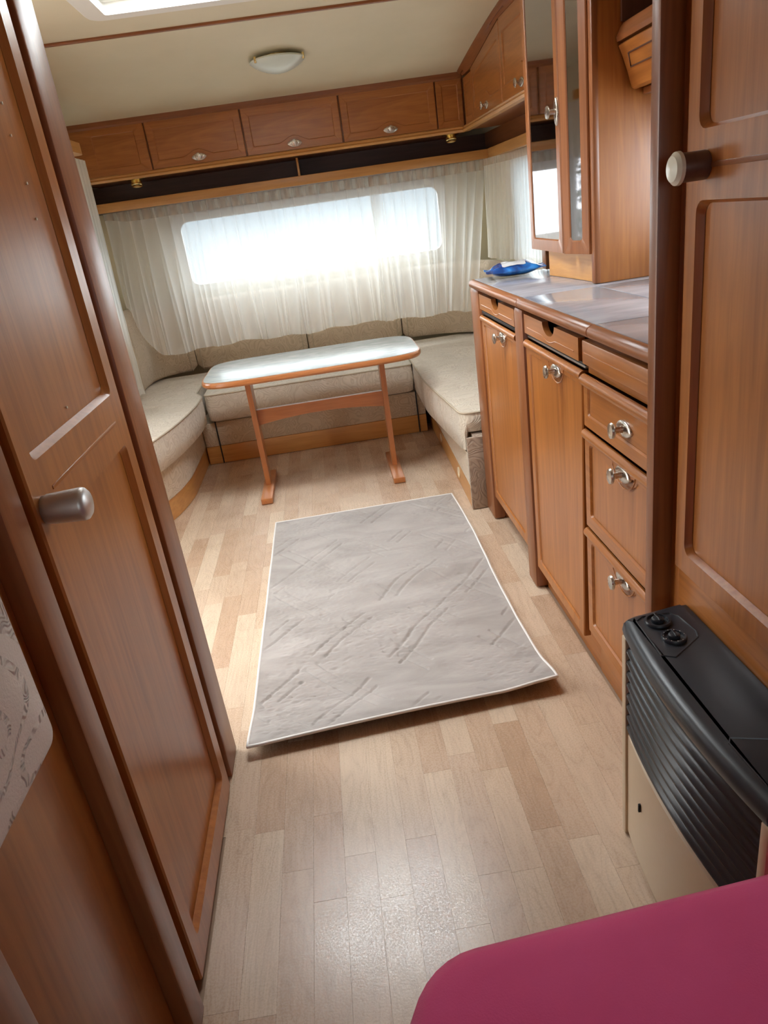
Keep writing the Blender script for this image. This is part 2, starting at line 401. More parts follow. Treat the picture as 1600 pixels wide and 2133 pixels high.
def front(mp, a0, a1, z0, z1, th=.018, fr=.045, rec=.006, r=.012, arch=None, m1=None, parent=None, name='door',
          panels=None, warp=None, bev=.004, edge=.003, mpanel=None, split=None, frb=None, label=None, lip=0):
    """frame-and-panel front; returns the frame object with its panels as children"""
    mb = MB(); ed = edge
    wins = panels or [(a0+fr, a1-fr, z0+(frb or fr), z1-fr)]
    # cut the front into horizontal bands so that every band holds one window
    if len(wins) == 1: bands = [(z0, z1)]
    else: bands = [(z0, split), (split, z1)]
    wfn = warp or (lambda a, z, w: (a, z, w))
    P = lambda a, z, w: mp(*wfn(a, z, w))
    for (b0, b1), (i0, i1, j0, j1) in zip(bands, wins):
        pts, mk_ = inner_outline(i0, i1, j0, j1, r, arch)
        ca, cz = (i0+i1)/2, (j0+j1)/2; ha, hz = (i1-i0)/2, (j1-j0)/2
        outer = []
        for (p, q), m_ in zip(pts, mk_):
            pa, pz = (p-ca)/ha, (q-cz)/hz
            mm = max(abs(pa), abs(pz))
            if m_: pa = math.copysign(1, pa); pz = math.copysign(1, pz)
            else: pa /= mm; pz /= mm
            oa = (a0+ed if pa < 0 else a1-ed); oz = (b0 if pz < 0 else b1)
            oa = ca+abs(pa)*(oa-ca); oz = cz+abs(pz)*(oz-cz); outer.append((oa, oz))
        r0 = [P(a, z, th) for a, z in outer]; r1 = [P(a, z, th) for a, z in pts]
        r2 = [P(a+math.copysign(min(bev, abs(a-ca)), ca-a), z+math.copysign(min(bev, abs(z-cz)), cz-z), th-rec) for a, z in pts]
        mb.rings([r0, r1, r2], True, False, False)
    # outer chamfer and sides
    zt, zb = z1, z0
    o1 = [(a0+ed, zb), (a1-ed, zb), (a1-ed, zt), (a0+ed, zt)]; o2 = [(a0, zb-.0), (a1, zb-.0), (a1, zt), (a0, zt)]
    # sides with a few divisions along z for warps
    nz = 12
    def side(a_in, a_out):
        rs = []
        for k in range(nz+1):
            z = z0+(z1-z0)*k/nz; rs.append([P(a_in, z, th), P(a_out, z, th-ed), P(a_out, z, 0)])
        n = 3; vs = [p for rr in rs for p in rr]; fs = [(k*n+i, k*n+i+1, (k+1)*n+i+1, (k+1)*n+i) for k in range(nz) for i in range(2)]
        mb.add(vs, fs)
    side(a0+ed, a0); side(a1-ed, a1)
    for z in (z0, z1):
        mb.add([P(a0+ed, z, th), P(a1-ed, z, th), P(a1, z, th-ed), P(a1, z, 0), P(a0, z, 0), P(a0, z, th-ed)], [(0, 1, 2, 3, 4, 5)])
    mb.add([P(a0, z0, 0), P(a1, z0, 0), P(a1, z1, 0), P(a0, z1, 0)], [(0, 1, 2, 3)])
    if lip:   # bull-nosed top edge
        ring = [(th-.004+lip*math.cos(math.radians(t)), z1-lip+lip*math.sin(math.radians(t))) for t in range(-90, 91, 15)]
        ring += [(0, z1), (0, z1-2*lip)]
        mb.rings([[P(a, q, w) for w, q in ring] for a in (a0, a0+.003, a1-.003, a1)])
    fo = mb.obj(name, m1, parent, label, smooth=30)
    for (i0, i1, j0, j1) in wins:
        p = MB(); g = .0005; d = .006
        p.add([P(i0-d, j0-d, th-rec-g), P(i1+d, j0-d, th-rec-g), P(i1+d, j1+d, th-rec-g), P(i0-d, j1+d, th-rec-g),
               P(i0-d, j0-d, th-rec-.006), P(i1+d, j0-d, th-rec-.006), P(i1+d, j1+d, th-rec-.006), P(i0-d, j1+d, th-rec-.006)],
              [(0, 1, 2, 3), (7, 6, 5, 4), (0, 4, 5, 1), (1, 5, 6, 2), (2, 6, 7, 3), (3, 7, 4, 0)])
        p.obj('panel', mpanel or m1, fo)
    return fo
def knob(mp, a, z, w, parent, vertical=False, s=1.0, sh=0):
    mb = MB(); n = 24; s = s*1.1; L, Hh = .034*s, .0155*s
    def plate(k, ww):
        out = []
        for i in range(n):
            t = 2*math.pi*i/n; c = math.cos(t); sn = math.sin(t)
            u, v = L*k*c, Hh*k*sn*(abs(sn)**.35)
            out.append(mp(a+(v if vertical else u), z+(u if vertical else v), w+ww))
        return out
    mb.rings([plate(1, -.002), plate(1, .002), plate(.92, .004), plate(.6, .0052), plate(.2, .0055)])
    def ring(r, ww): return [mp(a+r*math.cos(2*math.pi*i/16), z+r*1.15*math.sin(2*math.pi*i/16), w+ww) for i in range(16)]
    s_ = s
    mb.rings([ring(.0065*s_, .004), ring(.0055*s_, .010), ring(.0055*s_, .020*s_), ring(.0125*s_, .022*s_), ring(.0140*s_, .0245*s_), ring(.0125*s_, .028*s_), ring(.006*s_, .0295*s_), ring(.0004, .030*s_)])
    return mb.obj('knob', M['chrome'], parent, None, smooth=50)

# ------------------------------------------------------------ SETTING: shell
XL, XR, YB, YF = -1.27, 1.12, -1.20, 4.82
CZ = lambda y: 1.935 if y < 3.13 else (1.935-.000*(y-3.13)-.105*((y-3.13)/1.2)**1.5)
# floor base and planks
fb = S(MB().box(XL, XR, YB, YF, -.05, -.0012).obj('floor', M['joint'], origin=(0, 0, 0)))
rnd = random.Random(5)
PW = .0658
def in_floor(x, y0, y1):
    if y1 < .42 or y0 > 4.08: return False
    if x < -.42 and y1 < 1.5: return False
    if y1 < .60 and x > .30: return False
    if y0 > 2.9 and (x < -.92 or x > .56): return False
    if y0 > 1.5 and x < -.86 and y1 < 2.95: return False
    if x > .68: return False
    if x > .60 and not (1.95 < y0 < 2.8): return False
    return True
cache = {}; nplank = 0
k = -14
while k < 13:
    x0 = -.012+PW*k; y = .30-rnd.random()*.3
    while y < 4.06:
        L = rnd.choice((.22, .28, .34, .40, .46, .52)) if y > .9 else rnd.choice((.28, .40))
        if in_floor(x0+PW/2, y, y+L) and nplank < 300:
            if L not in cache:
                g = .00015; mb = MB()
                a, b = PW/2-g, L/2-g; c = .00012
                mb.add([(-a, -b, -.0012), (a, -b, -.0012), (a, b, -.0012), (-a, b, -.0012), (-a, -b, -c), (a, -b, -c), (a, b, -c), (-a, b, -c),
                        (-a+c, -b+c, 0), (a-c, -b+c, 0), (a-c, b-c, 0), (-a+c, b-c, 0)],
                       [(0, 3, 2, 1)]+[(i, (i+1) % 4, 4+(i+1) % 4, 4+i) for i in range(4)]+[(4+i, 4+(i+1) % 4, 8+(i+1) % 4, 8+i) for i in range(4)]+[(8, 9, 10, 11)])
                me = bpy.data.meshes.new('plank'); me.from_pydata(mb.v, [], mb.f); me.materials.append(M['plank']); cache[L] = me
            o = bpy.data.objects.new('plank', cache[L]); o.location = (x0+PW/2, y+L/2, 0); o.parent = fb; COL.objects.link(o); nplank += 1
        y += L
    k += 1
# walls with openings
def wall_y(name, x0, x1, holes, ya, yb, zt=2.05):
    """wall slab between x0,x1 along y with rectangular holes (y0,y1,z0,z1)"""
    mb = MB(); y = ya
    for (h0, h1, z0, z1) in sorted(holes):
        mb.box(x0, x1, y, h0, -.05, zt)
        if z0 > -.04: mb.box(x0, x1, h0, h1, -.05, z0)
        mb.box(x0, x1, h0, h1, z1, zt); y = h1
    mb.box(x0, x1, y, yb, -.05, zt); return S(mb.obj(name, M['wall'], smooth=0))
wall_y('wall_left', XL-.03, XL, [(1.85, 2.45, .02, 1.78), (2.98, 4.12, .86, 1.40)], YB, YF+.03)
wall_y('wall_right', XR, XR+.03, [(1.30, 2.0, 1.02, 1.38), (2.82, 4.08, .86, 1.40)], YB, YF+.03)
mb = MB(); mb.box(XL, XR, YF, YF+.03, -.05, .91).box(XL, XR, YF, YF+.03, 1.35, 2.05).box(XL, -.84, YF, YF+.03, .91, 1.35).box(.84, XR, YF, YF+.03, .91, 1.35)
S(mb.obj('wall_front', M['wall'], smooth=0))
mb = MB(); mb.box(XL, XR, YB-.03, YB, -.05, .95).box(XL, XR, YB-.03, YB, 1.45, 2.05).box(XL, -.65, YB-.03, YB, .95, 1.45).box(.65, XR, YB-.03, YB, .95, 1.45)
S(mb.obj('wall_back', M['wall'], smooth=0))
# ceiling: flat with a hatch hole, then curving down towards the front
HX0, HX1, HY0, HY1 = -.56, .30, 2.24, 2.80
mb = MB()
for (x0, x1, y0, y1) in ((XL, XR, YB, HY0), (XL, HX0, HY0, HY1), (HX1, XR, HY0, HY1), (XL, XR, HY1, 3.13)): mb.box(x0, x1, y0, y1, 1.935, 1.985)
ys = [3.13+i*(YF-3.13)/14 for i in range(15)]
for a, b in zip(ys, ys[1:]):
    za, zb = CZ(a), CZ(b)
    mb.add([(XL, a, za), (XR, a, za), (XR, b, zb), (XL, b, zb), (XL, a, 1.985), (XR, a, 1.985), (XR, b, 1.985), (XL, b, 1.985)], [(0, 1, 2, 3), (7, 6, 5, 4), (0, 3, 7, 4), (1, 5, 6, 2)])
S(mb.obj('ceiling', M['ceil']))
S(MB().box(XL, XR, 3.118, 3.136, 1.926, 1.937, .002).obj('trim_1', M['trim_x']))

def window(name, mp, a0, a1, z0, z1, col=None):
    f = .035
    mb = MB(); pts, mks = rrect(a0-.01, a1+.01, z0-.01, z1+.01, .05)
    inn, _ = rrect(a0+f, a1-f, z0+f, z1-f, .05)
    mb.rings([[mp(a, z, .0) for a, z in pts], [mp(a, z, .012) for a, z in pts], [mp(a, z, .012) for a, z in inn], [mp(a, z, -.02) for a, z in inn]], True, False, False)
    w = S(mb.obj(name, M['white_plastic']))
    MB().prism(inn, 0, .006, lambda a, z, t: mp(a, z, -.018+t)).obj('pane', M['glass'], w)
    return w
window('window_1', FP(YF), -.84, .84, .91, 1.35)
window('window_2', LP(XL), 2.98, 4.12, .86, 1.40)
window('window_3', RP(XR), 2.82, 4.08, .86, 1.40)
window('window_4', RP(XR), 1.30, 2.0, 1.02, 1.38)
window('rear_fill_window', lambda a, z, w: (a, YB+w, z), -.65, .65, .95, 1.45)  # unseen rear window, added for fill light on the bed and left pad
# entrance opening in the left wall
mb = MB()
for b in ((XL, XL+.02, 1.81, 1.86, 0, 1.83), (XL, XL+.02, 2.44, 2.49, 0, 1.83), (XL, XL+.02, 1.81, 2.49, 1.77, 1.83)): mb.box(*b, .004)
S(mb.obj('door_1', M['wood_z']))
# skylight
sk = thing('skylight', 'white framed rectangular roof hatch with pale acrylic dome in the cream ceiling', 'skylight', (-.13, 2.52, 1.90))
o_, mk_o = rrect(HX0-.055, HX1+.055, HY0-.055, HY1+.05, .05, 6); i_, _ = rrect(HX0+.012, HX1-.012, HY0+.012, HY1-.012, .012, 6)
mb = MB(); mb.rings([[(a, b, 1.936) for a, b in o_], [(a, b, 1.920) for a, b in o_], [((a*.985+(-.13)*.015), (b*.985+2.52*.015), 1.914) for a, b in o_], [(a, b, 1.914) for a, b in i_], [(a, b, 2.00) for a, b in i_]], True, False, False)
mb.obj('frame', M['white_plastic'], sk)
j_, _ = rrect(HX0+.012+.02, HX1-.032, HY0+.032, HY1-.032, .012, 6)
MB().rings([[(a, b, 1.955) for a, b in i_], [(a, b, 1.948) for a, b in i_], [(a, b, 1.948) for a, b in j_], [(a, b, 1.962) for a, b in j_]], True, False, False).obj('blind_rail', M['white_plastic'], sk)
mb = MB(); rings = []
for t, h in ((0, 0), (.08, .03), (.3, .055), (.7, .07)):
    rings.append([(a+(-.13-a)*t, b+(2.52-b)*t, 2.0+h) for a, b in i_])
mb.rings(rings, True, False, True).obj('dome', M['milky'], sk)

# outdoors: lawn and a hedge beyond the left window
S(MB().box(-30, 30, -30, 30, -.62, -.6).obj('ground', M['outer'], smooth=0))
mb = MB(); r2 = random.Random(3)
for i in range(5200):
    c = Vector((-3.4+r2.gauss(0, .25), r2.uniform(1.8, 7.5), r2.uniform(-.6, 2.1)+r2.gauss(0, .1)))
    a = Vector((r2.gauss(0, 1), r2.gauss(0, 1), r2.gauss(0, 1))).normalized(); b = a.orthogonal().normalized()
    s1 = r2.uniform(.04, .09); mb.add([c-a*s1, c+b*s1*.4, c+a*s1, c-b*s1*.4], [(0, 1, 2, 3)])
mb.obj('hedge_foliage', M['leaf'], smooth=0, kind='stuff', label='leafy green hedge outside the left window seen only in the mirror', category='hedge')

# ------------------------------------------------------------ LEFT WARDROBE
wd = thing('wardrobe', 'tall brown wooden wardrobe along the left edge with two-panel door', 'wardrobe', (-.75, 1.14, 0))
mb = MB().box(XL+.01, -.445, .80, 1.49, 0.002, 1.93)
mb.obj('carcass', M['wood_z'], wd)
MB().box(-.46, -.41, 1.398, 1.503, .002, 1.933, .004).obj('corner_post', M['trim_z'], wd)
MB().box(-.46, -.402, .785, .842, .002, 1.933, .004).obj('door_post', M['trim_z'], wd)
MB().box(-.455, -.426, 1.362, 1.40, .002, 1.93, .002).obj('jamb', M['trim_z'], wd)
MB().box(-.455, -.430, .842, .886, .002, 1.93, .002).obj('jamb', M['trim_z'], wd)
dr = front(LP(-.428), .884, 1.362, .012, 1.925, th=.018, rec=.012, r=.014, m1=M['wood_z'], parent=wd, name='door',
           panels=[(.922, 1.318, .072, .893), (.922, 1.318, .988, 1.88)], split=.940, bev=.007)
# horizontal groove between the two panels
MB().box(-.4120, -.4085, .955, 1.295, .9375, .9435, .001).obj('bead', M['wood_y'], dr, 'thin raised bead across the middle rail')
mb = MB(); mb.lathe([(-.004, .016), (0, .019), (.006, .0195), (.006, .0205), (.050, .0225), (.054, .0215), (.058, .017), (.0605, .0)], (-.41, .912, .925), (1, 0, 0), 32)
kb = mb.obj('door_knob', M['chrome_dark'], dr, 'round satin nickel push knob')
MB().box(-.350, -.3475, .893, .931, .923, .9255, .0008).obj('knob_slot', M['chrome'], kb) if False else None

for (y_, z_) in ((1.241, 1.446), (1.238, 1.403), (1.244, 1.338), (1.239, 1.287), (1.123, 1.014)): MB().lathe([(0, .0016), (.0025, .0022), (.0032, 0)], (-.4225, y_, z_), (1, 0, 0), 10).obj('tack', M['ivory'], dr)
# plain partition beside it, nearer the camera
pt = thing('partition', 'plain brown wood partition at lower left with cream pad hanging on it', 'partition', (-.45, .6, 0))
MB().box(-.455, -.430, .505, .785, .002, 1.93, .002).obj('panel', M['wood_z'], pt)
MB().box(-.46, -.405, .44, .505, .002, 1.93, .006).obj('post', M['trim_z'], pt)
MB().box(-.455, -.430, -.9, .44, .002, 1.93, .002).obj('panel', M['wood_z'], pt)
# embossed plush pad
pts, _ = rrect(.10, .655, .750, 1.62, .016, 6)
mb = MB(); cy, cz = .3775, 1.185
def padring(k, x): return [(x, cy+(a-cy)*k, cz+(z-cz)*k) for a, z in pts]
mb.rings([padring(.985, -.429), padring(1, -.420), padring(1, -.372), padring(.99, -.364), padring(.96, -.360), padring(.7, -.358), padring(.3, -.358)])
mb.obj('wall_pad', M['plush'], None, 'thick cream embossed plush pad with rounded corner hung at the left edge', smooth=50, category='pad')

# ------------------------------------------------------------ KITCHEN (right)
KX = .556
kg = 'kitchen base units under the grey worktop'
# unit 1 : far door
u1 = thing('base_cabinet', 'far kitchen cabinet with single door next to the beige bench', 'cabinet', (.82, 2.40, 0), kg)
MB().box(.60, XR-.005, 2.14, 2.63, .12, .916).obj('carcass', M['wood_z'], u1)
MB().box(KX-.006, .60, 2.632, 2.765, .002, .916, .012).obj('end_post', M['trim_z'], u1)
MB().box(.60, XR-.005, 2.64, 2.765, .002, .916, .002).obj('side_panel', M['wood_z'], u1)
MB().box(.66, .675, 2.14, 2.64, .002, .12, .001).obj('plinth', M['wood_y'], u1)
MB().box(KX-.008, .60, 2.042, 2.130, .002, .916, .012).obj('post', M['trim_z'], u1)
MB().box(.60, .66, 2.05, 2.135, .002, .916).obj('side_panel', M['wood_z'], u1)
def falsefront(y0, y1, parent, cut=True):
    mp = RP(KX+.014); z0, z1 = .851, .904
    mb = MB()
    if cut:
        c = (y0+y1)/2; n = 14; prof = [(y0, z0), (y1, z0), (y1, z1)]
        prof += [(c+.050*math.cos(math.pi*k/n), z1-.030*math.sin(math.pi*k/n)) for k in range(n+1)]+[(y0, z1)]
        mb.prism(prof, 0, .016, lambda p, q, a: mp(p, q, a))
    else: mb.box(KX-.002, KX+.014, y0, y1, z0, z1, .004)
    f = mb.obj('drawer_front', M['wood_y'], parent)
    # routed lines around the finger cut-out
    pts = [(y0+.03, z0+.018)]
    if cut:
        pts += [((y0+y1)/2-.075, z0+.018)]+[((y0+y1)/2-.055+.11*k/8, z0+.018-.010*math.sin(math.pi*k/8)) for k in range(9)]+[((y0+y1)/2+.075, z0+.018)]
    pts += [(y1-.03, z0+.018)]
    MB().tube([mp(p, q, .016) for p, q in pts], .0016, 6).obj('bead', M['wood_y'], f)
    return f
falsefront(2.145, 2.622, u1)
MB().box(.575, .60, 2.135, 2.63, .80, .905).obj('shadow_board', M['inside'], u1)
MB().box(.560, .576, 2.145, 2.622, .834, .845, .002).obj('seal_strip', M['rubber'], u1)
d1 = front(RP(KX+.020), 2.150, 2.626, .108, .828, th=.018, fr=.030, rec=.004, r=.010, arch=('top', .085, .030), m1=M['wood_z'], parent=u1, frb=.030, lip=.011)
knob(RP(KX+.020), 2.282+.03, .797, .018, d1) if False else None
d1.children  # panels
def cabknob(door, y, z, x=KX+.020, w=.018): knob(RP(x), y, z, w, door)
cabknob(d1, 2.325, .792)
def crescent(door, y, z, x):
    pts = [(x, y+.060*math.cos(t), z+.020-.050*math.sin(t)) for t in [math.pi*k_/16 for k_ in range(17)]]
    MB().tube(pts, .0017, 6).obj('bead', M['wood_y'], door, 'carved curved line around the knob')
crescent(d1, 2.325, .792, KX+.002)
# unit 2
u2 = thing('base_cabinet', 'middle kitchen cabinet with single door standing slightly off its frame', 'cabinet', (.82, 1.80, 0), kg)
MB().box(.60, XR-.005, 1.575, 2.040, .12, .916).obj('carcass', M['wood_z'], u2)
MB().box(.588, .602, 1.565, 2.040, .002, .12, .001).obj('plinth', M['wood_y'], u2)
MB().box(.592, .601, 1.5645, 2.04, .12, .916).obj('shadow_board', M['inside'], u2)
falsefront(1.588, 2.034, u2)
mb = MB().box(.562, .578, 1.568, 2.034, .836, .843, .002)
mb.obj('seal_strip', M['grey_metal'], u2, 'grey metal strip above the door')
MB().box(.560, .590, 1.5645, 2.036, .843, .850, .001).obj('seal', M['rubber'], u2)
def warp2(a, z, w):   # the door has warped: its near edge narrows towards the floor
    t = max(0, min(1, (1.82-a)/.25)); return (a+.034*t*(1-max(0, (z-.09)/.74)), z, w)
d2 = front(RP(KX+.018), 1.570, 2.034, .092, .832, th=.019, fr=.034, rec=.004, r=.010, arch=('top', .085, .032), m1=M['wood_z'], parent=u2, frb=.030, warp=warp2, lip=.012)
cabknob(d2, 1.76, .795, KX+.018, .019)
crescent(d2, 1.76, .795, KX-.001)
# unit 3 : drawers
u3 = thing('drawer_cabinet', 'near kitchen cabinet of three drawers beside the tall wooden post', 'cabinet', (.82, 1.33, 0), kg)
MB().box(.60, XR-.005, 1.184, 1.563, .12, .916).obj('carcass', M['wood_z'], u3)
MB().box(.586, .601, 1.184, 1.563, .002, .145, .001).obj('plinth', M['wood_y'], u3)
MB().box(.580, .601, 1.184, 1.562, .145, .916).obj('backing', M['trim_y'], u3)
MB().box(.566, .580, 1.184, 1.558, .829, .850, .001).obj('gap_strip', M['wood_y'], u3)
f3 = MB().box(KX-.004, KX+.022, 1.182, 1.560, .851, .905, .004).obj('fixed_front', M['wood_y'], u3)
MB().tube([(KX-.004, 1.545, .878), (KX-.004, 1.185, .878)], .0016, 6).obj('bead', M['wood_y'], f3)
w1 = front(RP(KX+.020), 1.182, 1.562, .707, .828, th=.022, fr=.026, rec=.0035, r=.006, m1=M['wood_y'], parent=u3, name='drawer', lip=.014)
cabknob(w1, 1.335, .760, KX+.020, .019)
w2 = front(RP(KX+.020), 1.182, 1.562, .450, .697, th=.022, fr=.030, rec=.005, r=.010, arch=('top', .085, .034), m1=M['wood_y'], parent=u3, name='drawer', lip=.012, mpanel=M['wood_z'])
cabknob(w2, 1.335, .662, KX+.020, .022)
w3 = front(RP(KX+.020), 1.182, 1.562, .142, .441, th=.022, fr=.030, rec=.005, r=.010, arch=('top', .085, .034), m1=M['wood_y'], parent=u3, name='drawer', lip=.012, mpanel=M['wood_z'])
cabknob(w3, 1.335, .410, KX+.020, .022)
crescent(w2, 1.335, .662, KX-.002); crescent(w3, 1.335, .410, KX-.002)
# worktop
wt = thing('worktop', 'grey marble-look kitchen worktop with rounded brown wooden front edge', 'worktop', (.82, 1.94, .918))
g = .0026
for (x0, x1, y0, y1) in ((.560, XR, 2.052, 2.712), (.560, .778, 1.492, 2.05), (.780, XR, 1.692, 2.05), (.560, .778, 1.184, 1.49), (.780, XR, 1.184, 1.69)):
    MB().box(x0, x1-g, y0+g/2, y1-g/2, .919, .947, .0012).obj('slab', M['worktop'], wt)
ring = [(.556, .947)]+[(.553-.015*math.sin(math.radians(t)), .932+.015*math.cos(math.radians(t))) for t in range(0, 181, 15)]+[(.556, .917)]
for (y0, y1) in ((1.184, 1.4905), (1.4925, 2.0505), (2.0525, 2.712)):
    ms = MB(); ms.rings([[(x+.002, y, z) for x, z in ring] if k_ in (0, 3) else [(x, y, z) for x, z in ring] for k_, y in enumerate((y0, y0+.002, y1-.002, y1))])
    ms.obj('edge_strip', M['trim_y'], wt)
MB().box(.556, XR, 2.712, 2.722, .917, .946, .003).obj('end_strip', M['pale_x'], wt)

# tall side panel on the worktop, mirror corner cabinet, upper cabinet
mc = thing('mirror_cabinet', 'tall corner cabinet with two mirrored doors hung over the worktop', 'cabinet', (.9, 2.4, .948))
MB().box(.800, XR-.004, 2.092, 2.112, .9485, 1.932).obj('side_panel', M['wood_z'], mc)
MB().box(.784, .802, 2.088, 2.116, .9485, 1.932, .004).obj('edge_strip', M['trim_z'], mc)
cp = [(.800, 2.115), (.770, 2.235), (.772, 2.262), (.775, 2.61), (.80, 2.70), (XR-.004, 2.70), (XR-.004, 2.115)]
MB().prism(cp, 1.034, 1.932, lambda p, q, a: (p, q, a)).obj('carcass', M['dark_z'], mc)
pp = [(.800, 2.115), (.792, 2.25), (.770, 2.47), (.80, 2.49), (XR-.004, 2.49), (XR-.004, 2.115)]
MB().prism(pp, .9485, 1.034, lambda p, q, a: (p, q, a)).obj('pedestal', M['pale_y'], mc)
MB().box(.815, .86, 2.655, 2.70, .9485, 1.034, .003).obj('foot_post', M['trim_z'], mc)
def oriented(P0, P1):
    P0 = Vector((*P0, 0)); P1 = Vector((*P1, 0)); u = (P1-P0); L = u.length; u.normalize(); n = Vector((u.y, -u.x, 0))
    if n.x > 0: n = -n
    return (lambda a, z, w: tuple(P0+u*a+n*w+Vector((0, 0, z)))), L
for (P0, P1, fr_, kz) in (((.768, 2.270), (.772, 2.622), .032, True), ((.795, 2.118), (.762, 2.252), .036, False)):
    mp, L = oriented(P0, P1)
    dd = front(mp, 0, L, 1.030, 1.930, th=.016, fr=fr_, rec=.003, r=.012, m1=M['trim_z'], parent=mc, mpanel=M['mirror'], frb=.034)
    for c in dd.children: c.name = 'mirror'; c['label'] = 'dark tinted mirror pane'
    if kz: knob(mp, .018, 1.420, .016, dd, vertical=True)
# upper kitchen cupboard (only its far end shows past the post)
uc = thing('wall_cupboard', 'wooden wall cupboard with slanted curved front behind the tall post', 'cupboard', (.98, 1.62, 1.42))
ycu = (1.22, 2.090)
MB().prism([(.905, 1.432), (.880, 1.53), (.872, 1.56), (XR-.004, 1.60), (XR-.004, 1.432)], ycu[0], ycu[1], lambda p, q, a: (p, a, q)).obj('carcass', M['wood_y'], uc)
MB().prism([(.861, 1.573), (.868, 1.582), (XR-.004, 1.60), (XR-.004, 1.572), (.88, 1.542), (.853, 1.541), (.850, 1.552)], ycu[0], ycu[1], lambda p, q, a: (p, a, q)).obj('moulding', M['trim_y'], uc)
prof = [(.855, 1.532), (.860, 1.536), (.885, 1.536), (.915, 1.434), (.898, 1.428), (.890, 1.434), (.8785, 1.472), (.8665, 1.505)]
dcu = MB().prism(prof, 1.24, 2.086, lambda p, q, a: (p, a, q)).obj('flap', M['wood_y'], uc)
MB().tube([(.8635, 1.26, 1.508), (.8635, 2.045, 1.508), (.8745, 2.055, 1.478), (.8750, 1.26, 1.477)], .002, 6).obj('bead', M['dark_y'], dcu)
MB().box(.92, XR-.004, 1.24, 2.085, 1.414, 1.430, .003).obj('light_board', M['trim_y'], uc)
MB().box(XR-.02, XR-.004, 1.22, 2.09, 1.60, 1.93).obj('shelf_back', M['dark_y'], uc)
MB().box(.862, XR-.006, 2.080, 2.0895, 1.585, 1.93).obj('shelf_shade', M['dark_z'], uc)  # dark board added on the side panel, stands for shade above the cupboard
MB().box(.93, .99, 1.60, 2.03, 1.385, 1.412, .008).obj('lamp_cover', M['white_plastic'], uc, 'small white light under the cupboard')

# blue wipes packet
def packet():
    mb = MB(); nu, nv = 28, 14; L, Wd = .105, .052; top = []; bot = []
    rp = random.Random(2)
    for i in range(nu+1):
        u = -1+2*i/nu
        for j in range(nv+1):
            v = -1+2*j/nv
            wid = Wd*(1+.10*abs(u)**4); prof = max(0, 1-abs(u/.80)**3.0) if abs(u) < .80 else 0
            vv = (v-.40)/1.40 if v < .40 else (v-.40)/.60
            h = .026*(prof**.55)*(max(0, 1-abs(vv)**1.9)**.75)
            crimp = .0015*math.sin(v*22)*(1 if abs(u) > .82 else 0)
            zz = .011+.004*(abs(u)**3)*(1 if u > 0 else .9)+crimp
            n = .0028*mnoise.noise(Vector((u*3, v*3, 1.3)))+.0022*abs(mnoise.noise(Vector((u*11, v*6, 4.3))))
            top.append((u*L, v*wid, zz+h*.62+n)); bot.append((u*L, v*wid, max(.0008, zz-.001-h*.42)))
    def idx(i, j, o=0): return o+i*(nv+1)+j
    o = len(top); fs = []
    for i in range(nu):
        for j in range(nv):
            fs.append((idx(i, j), idx(i+1, j), idx(i+1, j+1), idx(i, j+1))); fs.append((idx(i, j, o), idx(i, j+1, o), idx(i+1, j+1, o), idx(i+1, j, o)))
    for j in range(nv): fs += [(idx(0, j), idx(0, j+1), idx(0, j+1, o), idx(0, j, o)), (idx(nu, j), idx(nu, j, o), idx(nu, j+1, o), idx(nu, j+1))]
    for i in range(nu): fs += [(idx(i, 0), idx(i, 0, o), idx(i+1, 0, o), idx(i+1, 0)), (idx(i, nv), idx(i+1, nv), idx(i+1, nv, o), idx(i, nv, o))]
    lab = [k for k, f in enumerate(fs) if False]
    return top+bot, fs, top, nu, nv
vs, fs, top, nu, nv = packet()
T = Matrix.Translation((.690, 2.625, .9475)) @ Matrix.Rotation(math.radians(-8), 4, 'Z') @ Matrix.Diagonal((1, 1, 1.75, 1))
pk = thing('wipes_packet', 'crumpled blue foil packet of wipes lying on the far end of the worktop', 'packet', (.690, 2.625, .9475))
mk('wrapper', [T @ Vector(v) for v in vs], fs, M['foil'], pk, smooth=40)
lv = []; lf = []
for i in range(8, 20):
    for j in range(3, 11): lv.append(T @ (Vector(top[i*(nv+1)+j])+Vector((0, 0, .0010))))
for i in range(11):
    for j in range(7): lf.append((i*8+j, (i+1)*8+j, (i+1)*8+j+1, i*8+j+1))
mk('sticker', lv, lf, M['foil_label'], pk, 'pale resealable label on the top')

# ------------------------------------------------------------ RIGHT WARDROBE and post
wr = thing('wardrobe', 'tall brown wooden wardrobe at the right edge above the black heater', 'wardrobe', (.84, .86, 0))
MB().box(.580, XR-.004, .545, 1.150, .002, 1.93).obj('carcass', M['wood_z'], wr)
MB().box(.532, .578, 1.150, 1.180, .002, 1.932, .004).obj('corner_post', M['trim_z'], wr)
MB().box(.570, .582, 1.118, 1.152, .002, 1.93, .002).obj('jamb', M['wood_z'], wr)
MB().box(.5680, .579, .60, 1.117, .002, .556, .003).obj('base_panel', M['wood_y'], wr)
dw = front(RP(.578), .60, 1.118, .562, 1.925, th=.018, rec=.012, r=.018, m1=M['wood_z'], parent=wr, name='door',
           panels=[(.65, 1.084, .600, 1.180), (.65, 1.084, 1.272, 1.88)], split=1.225, bev=.005)
MB().box(.5583, .562, .66, 1.065, 1.222, 1.229, .001).obj('bead', M['trim_y'], dw, 'thin bead across the middle rail')
mb = MB().lathe([(-.004, .018), (.0, .0195), (.002, .0195), (.034, .0195), (.036, .019)], (.558, 1.062, 1.226), (-1, 0, 0), 32)
kn = mb.obj('door_knob', M['dark_z'], dw, 'dark brown barrel of the push knob')
